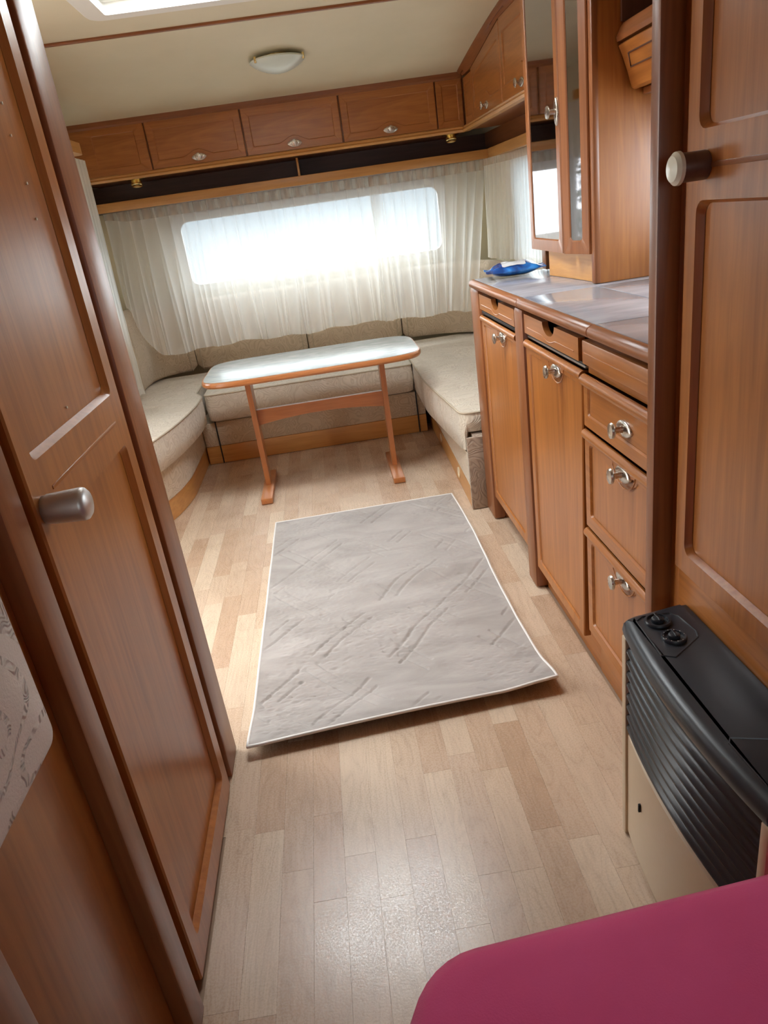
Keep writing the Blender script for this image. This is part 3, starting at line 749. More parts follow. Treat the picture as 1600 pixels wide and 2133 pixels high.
MB().lathe([(.036, .019), (.037, .0225), (.042, .022), (.047, .017), (.049, .0)], (.558, 1.062, 1.226), (-1, 0, 0), 32).obj('knob_cap', M['ivory'], kn, 'ivory cap') if False else \
    MB().lathe([(.036, .0185), (.037, .0225), (.042, .022), (.047, .017), (.049, .0)], (.558, 1.062, 1.226), (-1, 0, 0), 32).obj('knob_cap', M['ivory'], dw, 'ivory oval cap of the push knob')

# ------------------------------------------------------------ HEATER
ht = thing('gas_heater', 'cream and black gas heater with curved louvres at right above the pink bed', 'heater', (.50, .83, 0))
Y0, Y1 = .605, 1.052
def hx(y, b=.018): t = (y-(Y0+Y1)/2)/((Y1-Y0)/2); return .440-b*(1-t*t)
def hsec(off, z, n=24, ya=Y0, yb=Y1, b=.018, back=.548):
    return [(hx(ya+(yb-ya)*i/n, b)+off, ya+(yb-ya)*i/n, z) for i in range(n+1)]+[(back, yb, z), (back, ya, z)]
MB().rings([hsec(.030, .004, ya=Y0+.018, yb=Y1-.018), hsec(.030, .472, ya=Y0+.018, yb=Y1-.018)]).obj('body', M['inside'], ht)
for y0_ in (Y1-.017, Y0):
    MB().box(.4325, .548, y0_, y0_+.017, .002, .474, .003).obj('side_cheek', M['cream_metal'], ht)
ya, yb = Y0+.0175, Y1-.0175
fp = MB().rings([hsec(0, .014, ya=ya, yb=yb, back=.46), hsec(0, .258, ya=ya, yb=yb, back=.46), hsec(.006, .264, ya=ya, yb=yb, back=.46)]).obj('front_panel', M['cream_metal'], ht)
MB().box(.4235, .431, .953, .9565, .148, .166).obj('slot', M['inside'], ht)
nl = 8
for i in range(nl):
    z = .272+i*.0245
    prof = [(.004, z), (-.003, z+.004), (-.002, z+.009), (.010, z+.019), (.026, z+.022), (.026, z+.012), (.012, z+.006)]
    ms = MB(); rs = []
    for k_ in range(25):
        y = ya+(yb-ya)*k_/24; rs.append([(hx(y)+w, y, q) for w, q in prof])
    ms.rings(rs).obj('louvre', M['black_soft'], ht, smooth=50)
MB().box(.5485, .567, Y0+.02, Y1+.030, .455, .494, .002).obj('rear_flange', M['black'], ht)
# top cover
def cover(k_, z, rr=.03):
    pts = []; n = 24
    a, b = Y0-.008, Y1+.016
    for i in range(n+1):
        y = a+rr*.5+(b-a-rr)*i/n; pts.append((hx(y, .017)-.006+k_, y, z))
    for i in range(1, 7):
        t = i/6*P2; pts.append((.470-.028*math.cos(t)*1.15+k_*.5, b-rr*.5+rr*.5*math.sin(t)-abs(k_)*.6, z))
    pts += [(.550, b-abs(k_)*.6+.012, z), (.550, a+abs(k_)*.6, z)]
    for i in range(6):
        t = i/6*P2; pts.append((.470-.028*math.sin(t)*1.15+k_*.5, a+rr*.5-rr*.5*math.cos(t)+abs(k_)*.6, z))
    return pts
tc = MB().rings([cover(.010, .470), cover(.002, .474), cover(0, .484), cover(.003, .496), cover(.012, .502), cover(.022, .5035)]).obj('top_cover', M['black'], ht, smooth=50)
def inset(pts):
    return MB().tube([(x, y, .5035) for x, y in pts], .0018, 6, True).obj('control_recess', M['black'], ht)
inset([(.456, 1.042), (.470, 1.052), (.520, 1.050), (.530, 1.035), (.536, .985), (.530, .968), (.470, .925), (.452, .935)])
inset([(.455, .735), (.448, .725), (.452, .640), (.470, .628), (.530, .630), (.535, .64), (.530, .705), (.520, .715)])
def dial(x, y, r, nm, lab):
    d = MB().lathe([(0, r), (.004, r), (.006, r*.93), (.006, r*.80), (.002, r*.74), (.002, 0)], (x, y, .5035), (0, 0, 1), 32).obj(nm, M['black'], ht, lab, smooth=40)
    MB().lathe([(0, r*.5), (.007, r*.46), (.009, r*.36), (.009, 0)], (x, y, .5045), (0, 0, 1), 24).obj('grip_base', M['black'], d)
    MB().box(x-r*.12, x+r*.12, y-r*.55, y+r*.55, .5125, .5165, .002).obj('grip', M['black_soft'], d)
    return d
dial(.488, 1.028, .0225, 'dial', 'dial with a raised rim')
d2_ = dial(.492, .975, .0205, 'dial', 'thermostat dial with pale tick marks')
dial(.500, .672, .022, 'dial', 'dial at the near end')
tk = MB()
for a in range(0, 330, 33):
    t = math.radians(a); x, y = .492+.0172*math.cos(t), .975+.0172*math.sin(t); tk.box(x-.0006, x+.0006, y-.0006, y+.0006, .509, .5098)
for a in range(0, 330, 40):
    t = math.radians(a); x, y = .500+.0185*math.cos(t), .672+.0185*math.sin(t); tk.box(x-.0007, x+.0007, y-.0007, y+.0007, .509, .5098)
tk.obj('tick_marks', M['white_plastic'], ht, kind='stuff')

# ------------------------------------------------------------ PINK BED (near right)
def bed():
    mb = MB(); x0, x1, y0, y1 = -.038, .575, -.9, .562; r = .085; shr = lambda x: -.065*(.575-x)
    pts = []
    for (cx, cy, st) in ((x1-r, y0+r, -90), (x1-.01, y1-.01, 0), (x0+r, y1-r, 90), (x0+r, y0+r, 180)):
        rr = .01 if cx > x1-.05 else r
        for k in range(9):
            t = math.radians(st+90*k/8); pts.append((cx+rr*math.cos(t), cy+rr*math.sin(t)))
    cx, cy = (x0+x1)/2, (y0+y1)/2
    def rg(off, z):
        out = []
        for (x, y) in pts:
            sx = max(x0+off, min(x1-off, x)); dx, dy = x-cx, y-cy
            out.append((x-math.copysign(min(off, abs(dx)), dx)*(abs(dx)/((x1-x0)/2))**3, shr(x)*(y > 0)+y-math.copysign(min(off, abs(dy)), dy)*(abs(dy)/((y1-y0)/2))**3, z))
        return out
    mb.rings([rg(.03, .36), rg(.006, .372), rg(0, .40), rg(0, .46), rg(.006, .482), rg(.02, .494), rg(.045, .500), rg(.12, .502)])
    return mb
bd = thing('bed', 'low bed at the bottom right corner covered by a pink sheet', 'bed', (.28, -.18, 0))
bed().obj('pink_sheet', M['pink'], bd, 'smooth bright pink fitted sheet', smooth=60)
MB().box(.02, .57, -.88, .46, .002, .362, .004).obj('bed_box', M['wood_y'], bd)

# ------------------------------------------------------------ SEATING
def offset_rings(outline, facs, c=None):
    if c is None:
        c = (sum(p[0] for p in outline)/len(outline), sum(p[1] for p in outline)/len(outline))
    return [[(c[0]+(x-c[0])*k, c[1]+(y-c[1])*k) for x, y in outline] for k in facs]
def dense(outline, step=.035):
    out = []; n = len(outline)
    for i in range(n):
        a, b = outline[i], outline[(i+1) % n]; L = math.dist(a, b); m = max(1, int(L/step))
        for k_ in range(m): out.append((a[0]+(b[0]-a[0])*k_/m, a[1]+(b[1]-a[1])*k_/m))
    return out
def fillet(pts, rad):
    out = []; n = len(pts)
    for i in range(n):
        p = Vector(pts[i][:2]); a = Vector(pts[i-1][:2]); b = Vector(pts[(i+1) % n][:2]); r = pts[i][2] if len(pts[i]) > 2 else rad
        da = (a-p); db = (b-p); r = min(r, da.length*.45, db.length*.45)
        if r < 1e-4: out.append(tuple(p)); continue
        A = p+da.normalized()*r; B = p+db.normalized()*r
        for k_ in range(7):
            t = k_/6; q = A*(1-t)**2+p*2*t*(1-t)+B*t*t; out.append((q.x, q.y))
    return out
def cushion(name, outline, z0, z1, label, group, cat='cushion', tufts=(), m=None, dome=.012, lowfn=None):
    ol = dense(outline); facs = [1, .985, .95, .88, .78, .66, .52, .38, .24, .1]
    R = offset_rings(ol, facs)
    rings = []
    lz = (lambda x, y: z0) if lowfn is None else lowfn
    rings.append([(x, y, lz(x, y)) for x, y in offset_rings(ol, [.97])[0]])
    rings.append([(x, y, lz(x, y)+.008) for x, y in R[0]])
    mid = offset_rings(ol, [1.012])[0]
    rings.append([(x, y, (lz(x, y)+z1)/2) for x, y in mid])
    rings.append([(x, y, z1-.012) for x, y in offset_rings(ol, [1.004])[0]])
    for i, rr in enumerate(R):
        out = []
        for (x, y) in rr:
            z = z1-.004+dome*(1-facs[i]**4)
            for (tx, ty) in tufts: z -= .016*math.exp(-((x-tx)**2+(y-ty)**2)/.0022)
            z += .004*mnoise.noise(Vector((x*14, y*30, .3)))*(1-facs[i]**6)
            out.append((x, y, z))
        rings.append(out)
    c = thing(name, label, cat, (sum(p[0] for p in ol)/len(ol), sum(p[1] for p in ol)/len(ol), min(lz(x, y) for x, y in ol)), group)
    MB().rings(rings).obj('cover', m or M['seat'], c, smooth=60)
    MB().tube([(x, y, z1-.006) for x, y in offset_rings(ol, [1.003])[0]], .0045, 6, True).obj('piping', M['piping'], c, smooth=80)
    return c
SG = 'beige seat cushions of the lounge bench'
left_o = fillet([(-1.24, 2.92, .03), (-1.04, 2.92, .10), (-.875, 3.08, .16), (-.79, 3.42, .2), (-.752, 3.75, .2), (-.752, 3.955, .05), (-.80, 4.05, .03), (-.80, 4.66, .02), (-1.24, 4.66, .03)], .03)
cushion('seat_cushion', left_o, .262, .42, 'beige seat cushion of the left bench with rounded near corner', SG, tufts=((-.99, 3.35), (-.99, 3.75), (-.99, 4.15)))
front_o = fillet([(-.745, 3.975, .03), (.425, 3.975, .03), (.425, 4.665, .03), (-.745, 4.665, .03)], .03)
cushion('seat_cushion', [(max(-.79, x), y) for x, y in front_o], .255, .415, 'long beige seat cushion of the front bench behind the table', SG, tufts=((-.4, 4.32), (.1, 4.32)))
def rlow(x, y):
    return .245 if x < .50 else .325
right_o = fillet([(.482, 2.815, .05), (XR-.03, 2.815, .02), (XR-.03, 4.66, .03), (.436, 4.66, .03), (.436, 3.9, .05), (.430, 3.5, .1)], .05)
cushion('seat_cushion', right_o, .245, .42, 'beige seat cushion of the right bench next to the kitchen', SG, tufts=((.70, 3.15), (.70, 3.55), (.70, 3.95)), lowfn=rlow)
# bench boxes
BG = 'upholstered bench boxes of the lounge'
bl = thing('bench_box', 'left bench box covered in beige fabric above a wooden kick board', 'bench', (-1.03, 3.75, 0), BG)
lb = fillet([(-1.25, 2.95, .03), (-1.06, 2.95, .12), (-.905, 3.12, .12), (-.845, 3.30, .1), (-.812, 3.5, .1), (-.812, 4.035, .01), (-.812, 4.72, .01), (-1.25, 4.72, .01)], .02)
MB().prism(lb, .105, .258, lambda p, q, a: (p, q, a)).obj('fabric_panel', M['fabric'], bl)
MB().prism([(x-.003 if x > -1.2 else x, y) for x, y in lb], .002, .104, lambda p, q, a: (p, q, a)).obj('kick_board', M['pale_y'], bl)
bf = thing('bench_box', 'front bench box with fabric face and long wooden kick board behind the table legs', 'bench', (-.17, 4.4, 0), BG)
MB().box(-.806, .482, 4.014, 4.72, .105, .243, .003).obj('fabric_panel', M['fabric'], bf)
MB().box(-.806, .482, 4.010, 4.72, .002, .104, .002).obj('kick_board', M['pale_x'], bf)
for xx in (-.728, .432): MB().box(xx, xx+.006, 4.004, 4.018, .003, .252).obj('seam', M['inside'], bf)
br = thing('bench_box', 'right bench box with brown swirl end panel against the kitchen post', 'bench', (.80, 3.7, 0), BG)
rb = [(.490, 2.783), (.545, 4.72), (XR-.03, 4.72), (XR-.03, 2.783)]
rb = [(.489, 2.784), (.505, 3.45), (.521, 4.34), (.521, 4.72), (XR-.03, 4.72), (XR-.03, 2.784)]
MB().prism([(x+.002, y) for x, y in rb], .097, .243, lambda p, q, a: (p, q, a)).obj('fabric_panel', M['fabric'], br)
MB().prism(rb, .002, .096, lambda p, q, a: (p, q, a)).obj('kick_board', M['pale_y'], br)
MB().box(.487, .578, 2.768, 2.784, .002, .322, .004).obj('end_panel', M['fabric_dark'], br, 'brown fabric end panel with swirl pattern')
MB().box(.52, XR-.03, 2.784, 2.84, .243, .322, .002).obj('end_block', M['fabric_dark'], br)
for yy in (3.10, 3.67):
    MB().lathe([(0, .026), (.004, .026), (.005, .022), (.004, .016), (.002, .014), (.002, 0)], (.4965 if yy < 3.4 else .5095, yy, .055), (-1, 0, 0), 24).obj('vent_ring', M['grommet'], br, 'small ivory vent ring')
# backrests: swept profile
BK = 'beige backrest cushions around the lounge'
def backrest(path, z0, z1, th, label, m=None):
    """path: plan polyline of the front face; th: thickness towards the wall"""
    P = []
    for a, b in zip(path, path[1:]):
        n = max(1, int(math.dist(a, b)/.03))
        for k_ in range(n): P.append(Vector((a[0]+(b[0]-a[0])*k_/n, a[1]+(b[1]-a[1])*k_/n)))
    P.append(Vector(path[-1])); rs = []
    cx, cy = -.1, 3.6
    for i, p in enumerate(P):
        d = (P[min(i+1, len(P)-1)]-P[max(i-1, 0)]).normalized(); n = Vector((-d.y, d.x))
        if n.dot(p-Vector((cx, cy))) < 0: n = -n
        e = min(i, len(P)-1-i); k_ = 1 if e > 1 else (.86 if e == 0 else .96)
        sec = []
        for (w, z) in ((0.012, 0), (0, .02), (-.008, .15), (-.010, .28), (-.002, .38), (.012, .43), (.035, .46), (.06, .462), (.085, .44), (.10, .40), (.105, .2), (.105, .0)):
            zz = z0+z/.462*(z1-z0); w2 = .05+(w*th/.105-.05)*k_; w2 += .035*(1-min(1, (z1-zz)/(z1-z0)))*0
            q = p+n*w2; q = q; zc = (z0+z1)/2; sec.append((q.x, q.y, zc+(zz-zc)*(k_ if e == 0 else 1)))
        rs.append(sec)
    c = thing('backrest_cushion', label, 'cushion', (P[len(P)//2].x, P[len(P)//2].y, z0), BK)
    MB().rings(rs).obj('cover', m or M['fabric'], c, smooth=60)
    for e, nm in ((1, 0), (len(rs)-2, 0)):
        MB().tube(rs[e], .004, 6, True).obj('piping', M['piping'], c, smooth=80)
    return c
def arc(cx, cy, r, a0, a1, n=10): return [(cx+r*math.cos(math.radians(a0+(a1-a0)*k_/n)), cy+r*math.sin(math.radians(a0+(a1-a0)*k_/n))) for k_ in range(n+1)]
backrest([(-1.125, 4.205), (-1.125, 4.40), (-1.118, 4.52), (-1.085, 4.61), (-1.03, 4.665), (-.95, 4.688), (-.874, 4.692)], .434, .885, .10, 'curved beige backrest in the left front corner with curtain lying on it')
backrest([(-.868, 4.692), (-.150, 4.692)], .434, .865, .10, 'beige backrest left of centre under the front curtain')
backrest([(-.143, 4.692), (.470, 4.692)], .434, .865, .10, 'beige backrest right of centre under the front curtain')
backrest([(.478, 4.700), (.60, 4.700), (.74, 4.670), (.88, 4.585), (.975, 4.45), (1.0, 4.30), (1.0, 4.12)], .434, .865, .09, 'curved beige backrest in the right front corner')
backrest([(1.0, 4.11), (1.0, 2.83)], .434, .84, .09, 'straight beige backrest of the right bench under the side window')
backrest([(-1.14, 3.02), (-1.14, 4.19)], .434, .84, .09, 'straight beige backrest of the left bench behind the side curtain')

# ------------------------------------------------------------ TABLE
tb = thing('dining_table', 'wooden trestle table with grey marble-look top in the middle of the lounge', 'table', (-.105, 3.455, 0))
def superell(a, b, cx, cy, n=64, e=5.0, bow=.03):
    pts = []
    for i in range(n):
        t = 2*math.pi*i/n; c, s_ = math.cos(t), math.sin(t)
        x = a*math.copysign(abs(c)**(2/e), c); y = b*math.copysign(abs(s_)**(2/e), s_)
        pts.append((cx+x, cy+y))
    return pts
tp = superell(.512, .288, -.105, 3.455, 72, 6.0)
def tr(k_, z): return [(-.105+(x+.105)*(1-k_/.512), 3.455+(y-3.455)*(1-k_/.288), z) for x, y in tp]
MB().rings([tr(.016, .592), tr(.006, .594), tr(0, .602), tr(0, .612), tr(.004, .619), tr(.009, .6205)], True, True, True).obj('edge_band', M['red_x'], tb, 'orange-brown wooden rim of the table top')
MB().rings([tr(.0095, .6185), tr(.0095, .6212), tr(.011, .6216)]).obj('table_top', M['table'], tb)
for sx in (-1, 1):
    xc = -.1015+sx*.3245
    MB().box(xc-.028, xc+.028, 3.222, 3.655, .002, .030, .004).obj('foot', M['red_y'], tb)
    n = 10; rs = []
    ms = MB(); w = .0125
    for k_ in range(n+1):
        z = .028+(.592-.028)*k_/n; t = k_/n
        hw = .040+.022*t*t; yc = 3.460
        rs.append([(xc-w, yc-hw, z), (xc+w, yc-hw, z), (xc+w, yc+hw, z), (xc-w, yc+hw, z)])
    ms.rings(rs).obj('leg', M['red_z'], tb, smooth=30)
ms = MB(); rs = []
for k_ in range(21):
    x = -.414+(.625)*k_/20; t = -1+2*k_/20; zb = .335+.024*(1-t*t)
    rs.append([(x, 3.447, zb), (x, 3.447, .412), (x, 3.472, .412), (x, 3.472, zb)])
ms.rings(rs).obj('stretcher', M['red_x'], tb)
MB().box(-.40, .20, 3.43, 3.49, .570, .592, .003).obj('top_batten', M['red_x'], tb)

# ------------------------------------------------------------ OVERHEAD LOCKERS
FY = 4.318
lk = thing('overhead_locker', 'row of oak lockers across the front wall below the ceiling', 'cupboard', (-.12, 4.5, 1.55))
MB().box(-1.20, .915, 4.320, YF-.004, 1.560, 1.84).obj('carcass', M['trim_x'], lk)
mp = FP(FY)
d = front(mp, -1.19, -.793, 1.583, 1.808, th=.016, rec=.003, r=.008, m1=M['wood_x'], parent=lk, name='fixed_panel', panels=[(-1.07, -.845, 1.615, 1.776)])
d = front(mp, .763, .905, 1.583, 1.808, th=.016, rec=.003, r=.006, m1=M['wood_x'], parent=lk, name='fixed_panel', panels=[(.793, .880, 1.612, 1.782)])
for (a0, a1) in ((-.786, -.286), (-.279, .237), (.245, .756)):
    d = front(mp, a0, a1, 1.584, 1.806, th=.017, fr=.036, rec=.003, r=.006, arch=('bottom', .085, .030), m1=M['wood_x'], parent=lk)
    knob(mp, (a0+a1)/2, 1.613, .017, d, s=1.05)
MB().prism([(4.322, 1.806), (4.298, 1.806), (4.290, 1.815), (4.288, 1.835), (4.278, 1.845), (4.276, 1.872), (4.322, 1.872)], -1.20, .905, lambda p, q, a: (a, p, q)).obj('cornice', M['trim_x'], lk)
MB().prism([(4.322, 1.582), (4.298, 1.582), (4.292, 1.576), (4.296, 1.570), (4.288, 1.562), (4.292, 1.552), (4.322, 1.552)], -1.20, .905, lambda p, q, a: (a, p, q)).obj('lower_rail', M['pale_x'], lk)
# shelf and pelmet under it
sh = thing('curtain_shelf', 'dark open shelf with light wood pelmet over the front curtain', 'shelf', (-.08, 4.6, 1.41))
MB().box(-1.20, 1.06, 4.420, 4.440, 1.412, 1.460, .003).obj('pelmet', M['pale_x'], sh)
MB().box(-1.25, XR-.01, 4.440, YF-.004, 1.418, 1.430).obj('shelf_board', M['dark_x'], sh)
MB().box(-1.25, XR-.01, 4.70, 4.72, 1.430, 1.559).obj('shelf_back', M['dark_x'], sh)
MB().box(-.031, -.019, 4.43, 4.70, 1.4305, 1.5515, .001).obj('divider', M['pale_z'], sh)
# right-hand lockers
rk = thing('overhead_locker', 'pair of oak lockers high on the right wall beside the mirror cabinet', 'cupboard', (1.0, 3.5, 1.55))
SL = .105/.85
def wz(a, z, w):
    t = (z-1.585)/.225
    if z < 1.60: return (a, z, w)
    rise = .0 if a > 4.07 else min(.080, (4.07-a)*.14)
    if a < 3.475: rise = .085
    return (a, z+rise*t, w)
MB().prism([(2.72, 1.560), (4.316, 1.560), (4.316, 1.80), (3.9, 1.88), (3.475, 1.905), (2.72, 1.905)], .925, XR-.004, lambda p, q, a: (a, p, q)).obj('carcass', M['trim_y'], rk)
front(RP(.923), 4.075, 4.274, 1.585, 1.800, th=.016, rec=.003, r=.006, m1=M['wood_y'], parent=rk, name='fixed_panel', panels=[(4.115, 4.245, 1.615, 1.77)])
for (a0, a1) in ((3.481, 4.068), (2.855, 3.474)):
    d = front(RP(.923), a0, a1, 1.584, 1.808, th=.018, fr=.040, rec=.004, r=.006, arch=('bottom', .090, .030), m1=M['pale_y'] if False else M['wood_y'], parent=rk, warp=wz)
    knob(RP(.923), (a0+a1)/2, 1.613, .018, d)
ms = MB(); rs = []
for y in [2.72+i*(4.274-2.72)/20 for i in range(21)]:
    zt = CZ(y)+.001; lo = 1.812+(.0 if y > 4.07 else min(.082, (4.07-y)*.14))
    rs.append([(.925, y, lo), (.905, y, lo), (.898, y, lo+.012), (.892, y, zt-.02), (.884, y, zt-.012), (.880, y, zt), (.925, y, zt)])
ms.rings(rs).obj('cornice', M['trim_y'], rk)
MB().prism([(.925, 1.582), (.900, 1.582), (.893, 1.576), (.898, 1.570), (.888, 1.562), (.893, 1.552), (.925, 1.552)], 2.72, 4.286, lambda p, q, a: (p, a, q)).obj('lower_rail', M['pale_y'], rk)
sr = thing('curtain_shelf', 'light wood pelmet and shelf over the right side curtain', 'shelf', (1.04, 3.6, 1.41))
MB().prism([(1.022, 2.72), (1.048, 4.418), (1.068, 4.418), (1.042, 2.72)], 1.412, 1.460, lambda p, q, a: (p, q, a)).obj('pelmet', M['pale_y'], sr)
MB().box(1.06, XR-.004, 2.72, 4.418, 1.416, 1.428).obj('shelf_board', M['pale_y'], sr)
MB().box(XR-.016, XR-.004, 2.72, 4.698, 1.431, 1.559).obj('shelf_back', M['trim_y'], sr)
# left pelmet with rounded end
lp = [(-1.265, 2.6), (-1.01, 2.6), (-1.005, 3.78)]+[(-1.035+.030*math.cos(math.radians(t)), 3.80+.06*math.sin(math.radians(t))) for t in range(0, 91, 15)]+[(-1.265, 3.86)]
MB().prism(lp, 1.648, 1.695, lambda p, q, a: (p, q, a)).obj('pelmet_shelf', M['pale_y'], None, 'light wood shelf end with rounded corner above the left curtain', category='shelf')

# spot lights under the front lockers
for (x, y, l) in ((-.905, 4.365, 'small brass spotlight under the left end of the front lockers'), (.835, 4.365, 'small brass spotlight under the right end of the front lockers')):
    s_ = thing('spotlight', l, 'lamp', (x, y, 1.52), 'brass spotlights')
    MB().lathe([(0, .050), (.005, .050), (.009, .044), (.009, 0)], (x, y, 1.5595), (0, 0, -1), 28).obj('base_plate', M['brass'], s_)
    MB().lathe([(0, .020), (.004, .026), (.030, .031), (.034, .028), (.028, .012), (.027, 0)], (x, y, 1.553), (0, -.25, -1), 24).obj('lamp_head', M['brass'], s_)

# ceiling lamp
cl = thing('ceiling_lamp', 'round frosted glass dish lamp with brown clips on the ceiling', 'lamp', (-.035, 3.68, CZ(3.68)))
cz = CZ(3.68)
MB().lathe([(0, .062), (.014, .062), (.018, .05), (.018, 0)], (-.035, 3.68, cz+.004), (0, 0, -1), 32).obj('base_plate', M['brass'], cl)
prof = [(.020, .122), (.022, .122)]+[(.022+.040*(1-(k_/8)**2), .122*k_/8) for k_ in range(8, -1, -1)]
MB().lathe([(.010, .118), (.012, .1225), (.018, .1235)]+[(.021+.043*(1-(k_/8)**2), .1215*k_/8) for k_ in range(7, -1, -1)], (-.035, 3.68, cz), (0, 0, -1), 48).obj('glass_dish', M['lampglass'], cl, smooth=60)
for a in (100, 220, 340):
    t = math.radians(a); x, y = -.035+.122*math.cos(t), 3.68+.122*math.sin(t)
    MB().box(x-.005, x+.005, y-.004, y+.004, cz-.028, cz-.004, .001).obj('clip', M['brass'], cl)

# ------------------------------------------------------------ CURTAINS
def curtain(name, label, a0, a1, ztop, hem, place, seed, spacing=.074, nz=30, amp=(.008, .017), drift=None, tape=True):
    """a along the rail, place(a, off, z) -> xyz; hem(a) -> z of the hem"""
    n = int((a1-a0)/.0034); vs = []; fs = []
    for i in range(n+1):
        a = a0+(a1-a0)*i/n; hz = hem(a)
        ph = 2*math.pi*(a/spacing)+2.4*mnoise.noise(Vector((a*5, seed, 0)))
        for j in range(nz+1):
            t = j/nz; z = ztop+(hz-ztop)*t
            w1 = math.sin(ph); w2 = math.sin(ph*.5+2.5*mnoise.noise(Vector((a*3, seed+3, t*.8)))+t*.6); w3 = math.sin(ph*.27+seed+3*mnoise.noise(Vector((a*2.2, seed+9, t))))
            sharp = 1.6*abs(math.sin(ph*.5))**.45-1.0
            w2 = 1.7*abs(w2)**.55-1.0
            A = amp[0]+(amp[1]-amp[0])*t
            off = A*(sharp*(1-.35*t)+1.3*t*w2+.8*t*w3)
            dx = .012*t*math.sin(ph*.5+seed)+.030*t*mnoise.noise(Vector((a*2.5, seed+5, 0)))
            if drift: dx += drift(a, t)
            vs.append(place(a+dx, off, z+(.004*w2 if j == nz else 0)))
    for i in range(n):
        for j in range(nz): fs.append((i*(nz+1)+j, (i+1)*(nz+1)+j, (i+1)*(nz+1)+j+1, i*(nz+1)+j+1))
    c = thing(name, label, 'curtain', place((a0+a1)/2, 0, hem((a0+a1)/2)), 'sheer white curtains')
    o = mk('voile', vs, fs, M['sheer'], c, smooth=0)
    for p in o.data.polygons: p.use_smooth = True
    # hem band: doubled cloth along the bottom edge, heading tape along the top
    def band(nm, j0, j1, m, push, zf=None):
        bv = []; bf = []; k_ = j1-j0+1
        for i in range(n+1):
            for j in range(j0, j1+1):
                v = Vector(vs[i*(nz+1)+j]); bv.append(v+push)
        for i in range(n):
            for j in range(k_-1): bf.append((i*k_+j, (i+1)*k_+j, (i+1)*k_+j+1, i*k_+j+1))
        mk(nm, bv, bf, m, c, smooth=0)
    if tape: band('heading_tape', 0, 2, M['tape'], Vector(place(0, .0015, 0))-Vector(place(0, 0, 0)))
    band('hem', nz-1, nz, M['sheer'], Vector(place(0, -.0015, 0))-Vector(place(0, 0, 0)))
    return c
def sm(a, b, x): t = max(0, min(1, (x-a)/(b-a))); return t*t*(3-2*t)
def hemA(a):
    base = .592+.006*math.sin(a*9)+.008*math.sin(a*23+1)
    return base+(.30)*(1-sm(-1.17, -1.03, a))
curtain('curtain', 'wide sheer white curtain over the left and middle of the front window', -1.175, .42, 1.412, hemA,
        lambda a, o, z: (a, 4.545-.02*(1.41-z)-o-.085*(1-sm(-1.15, -.80, a))*sm(.0, .5, 1.41-z), z), 1.7)
def hemB(a): return .590+.008*math.sin(a*17)
curtain('curtain', 'sheer white curtain over the right end of the front window, overlapping the wide one', .36, 1.035, 1.410, hemB,
        lambda a, o, z: (a, 4.505-.03*(1.41-z)-o-.06*sm(.6, 1.03, a), z), 6.1, spacing=.062, drift=lambda a, t: -.11*t*sm(.55, 1.0, a))
curtain('curtain', 'sheer white curtain hanging over the right side window above the worktop', 2.80, 4.43, 1.410, lambda a: .875,
        lambda a, o, z: (1.080-.055*sm(4.0, 4.43, a)-o*.6, a, z), 11.3, spacing=.055, amp=(.006, .012), drift=lambda a, t: .05*t*sm(3.6, 4.4, a))
curtain('curtain', 'narrow sheer white curtain at the left, glimpsed beside the dark wardrobe post', 3.66, 4.06, 1.646, lambda a: .46,
        lambda a, o, z: (-1.065-o*.6-.02*(1.65-z), a, z), 15.2, spacing=.06, amp=(.006, .014))
# blind track in the left front corner
bt = thing('blind_track', 'cream vertical blind track with dark groove in the left front corner', 'blind', (-1.23, 4.70, .9))
MB().box(-1.255, -1.195, 4.66, 4.70, .80, 1.415, .004).obj('housing', M['wall'], bt)
MB().box(-1.1955, -1.1935, 4.676, 4.684, 1.08, 1.41).obj('groove', M['inside'], bt)

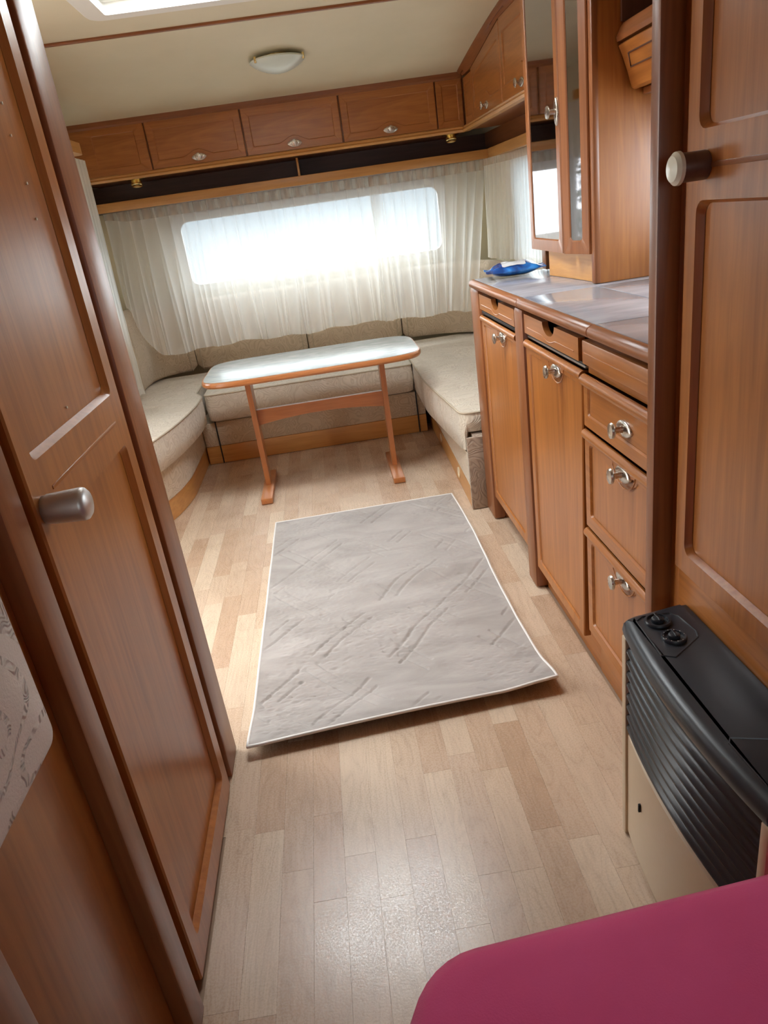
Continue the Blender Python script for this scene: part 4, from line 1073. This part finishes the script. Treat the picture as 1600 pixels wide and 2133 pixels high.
# ------------------------------------------------------------ RUG
def emb(x, y):
    """embossed pattern: broken double diagonal lines and a creased pile"""
    h = 0.0; wob = .012*mnoise.noise(Vector((x*5, y*5, 2)))
    for sg, off, q in ((1, .02, 0), (-1, .10, 7)):
        d = (x*.78+y*.62*sg+off+wob)/.215; fr = d-math.floor(d)
        if mnoise.noise(Vector((x*6+q, y*6, math.floor(d)*1.7))) < -.02: continue
        for c in (.40, .60):
            e = abs(fr-c)*.215
            if e < .006: h -= .0034*(1-(e/.006)**2)
    m = max(0, min(1, .5+2.2*mnoise.noise(Vector((x*2.6+3, y*3.4, 5)))))
    n = mnoise.noise(Vector((x*26, y*70, 1)))+.6*mnoise.noise(Vector((x*60, y*130, 4)))
    h += .0024*m*(1-2*abs(n)); h += .0026*mnoise.noise(Vector((x*7, y*15, 8)))
    return h
def rug():
    FL, FR, NL, NR = Vector((-.372, 2.962)), Vector((.432, 2.974)), Vector((-.372, 1.455)), Vector((.446, 1.508))
    nu, nv = 210, 390; top = []; bot = []
    for j in range(nv+1):
        t = j/nv
        for i in range(nu+1):
            u = i/nu
            p = FL.lerp(FR, u).lerp(NL.lerp(NR, u), t)
            x, y = p
            x += .006*math.sin(t*7)*(u > .5)*(u-.5)*2
            lift = .030*sm(.86, 1.0, t)*(.75+.25*math.sin(math.pi*(u*.9+.08)))+.012*sm(.8, 1, u)*sm(.9, 1, t)
            ridge = .014*math.exp(-((t-.50+.07*(u-.5))/.035)**2)*sm(.1, .6, u) + .010*math.exp(-((t-.73+.04*u)/.05)**2)+.008*math.exp(-((t-.28)/.06)**2)*u
            e = min(u, 1-u)
            z = .0085+lift+ridge*(.4+.6*sm(0, .25, e))+.003*(1-sm(0, .04, e))*abs(math.sin(t*13))
            y2 = y+.012*lift/.04; k_ = sm(0, .03, e)*sm(0, .02, min(t, 1-t))
            top.append((x, y2, z+emb(x, y)*k_)); bot.append((x, y2, max(.001, z-.0078)))
    return top, bot, nu, nv
top, bot, nu, nv = rug()
rg = thing('rug', 'grey-beige embossed rug with white bound edge lying on the laminate floor', 'rug', (.03, 2.2, .001))
o = len(top); fs = []
I = lambda i, j, q=0: q+j*(nu+1)+i
for j in range(nv):
    for i in range(nu):
        fs.append((I(i, j), I(i+1, j), I(i+1, j+1), I(i, j+1))); fs.append((I(i, j, o), I(i, j+1, o), I(i+1, j+1, o), I(i+1, j, o)))
for i in range(nu): fs += [(I(i, 0), I(i, 0, o), I(i+1, 0, o), I(i+1, 0)), (I(i, nv), I(i+1, nv), I(i+1, nv, o), I(i, nv, o))]
for j in range(nv): fs += [(I(0, j), I(0, j+1), I(0, j+1, o), I(0, j, o)), (I(nu, j), I(nu, j, o), I(nu, j+1, o), I(nu, j+1))]
mk('pile', top+bot, fs, M['rug'], rg, smooth=60)
loop = [top[I(i, 0)] for i in range(nu+1)]+[top[I(nu, j)] for j in range(1, nv+1)]+[top[I(i, nv)] for i in range(nu-1, -1, -1)]+[top[I(0, j)] for j in range(nv-1, 0, -1)]
MB().tube([(x, y, max(.0048, z-.0025)) for x, y, z in loop], .0045, 8, True).obj('binding', M['binding'], rg, 'white bound edge', smooth=80)
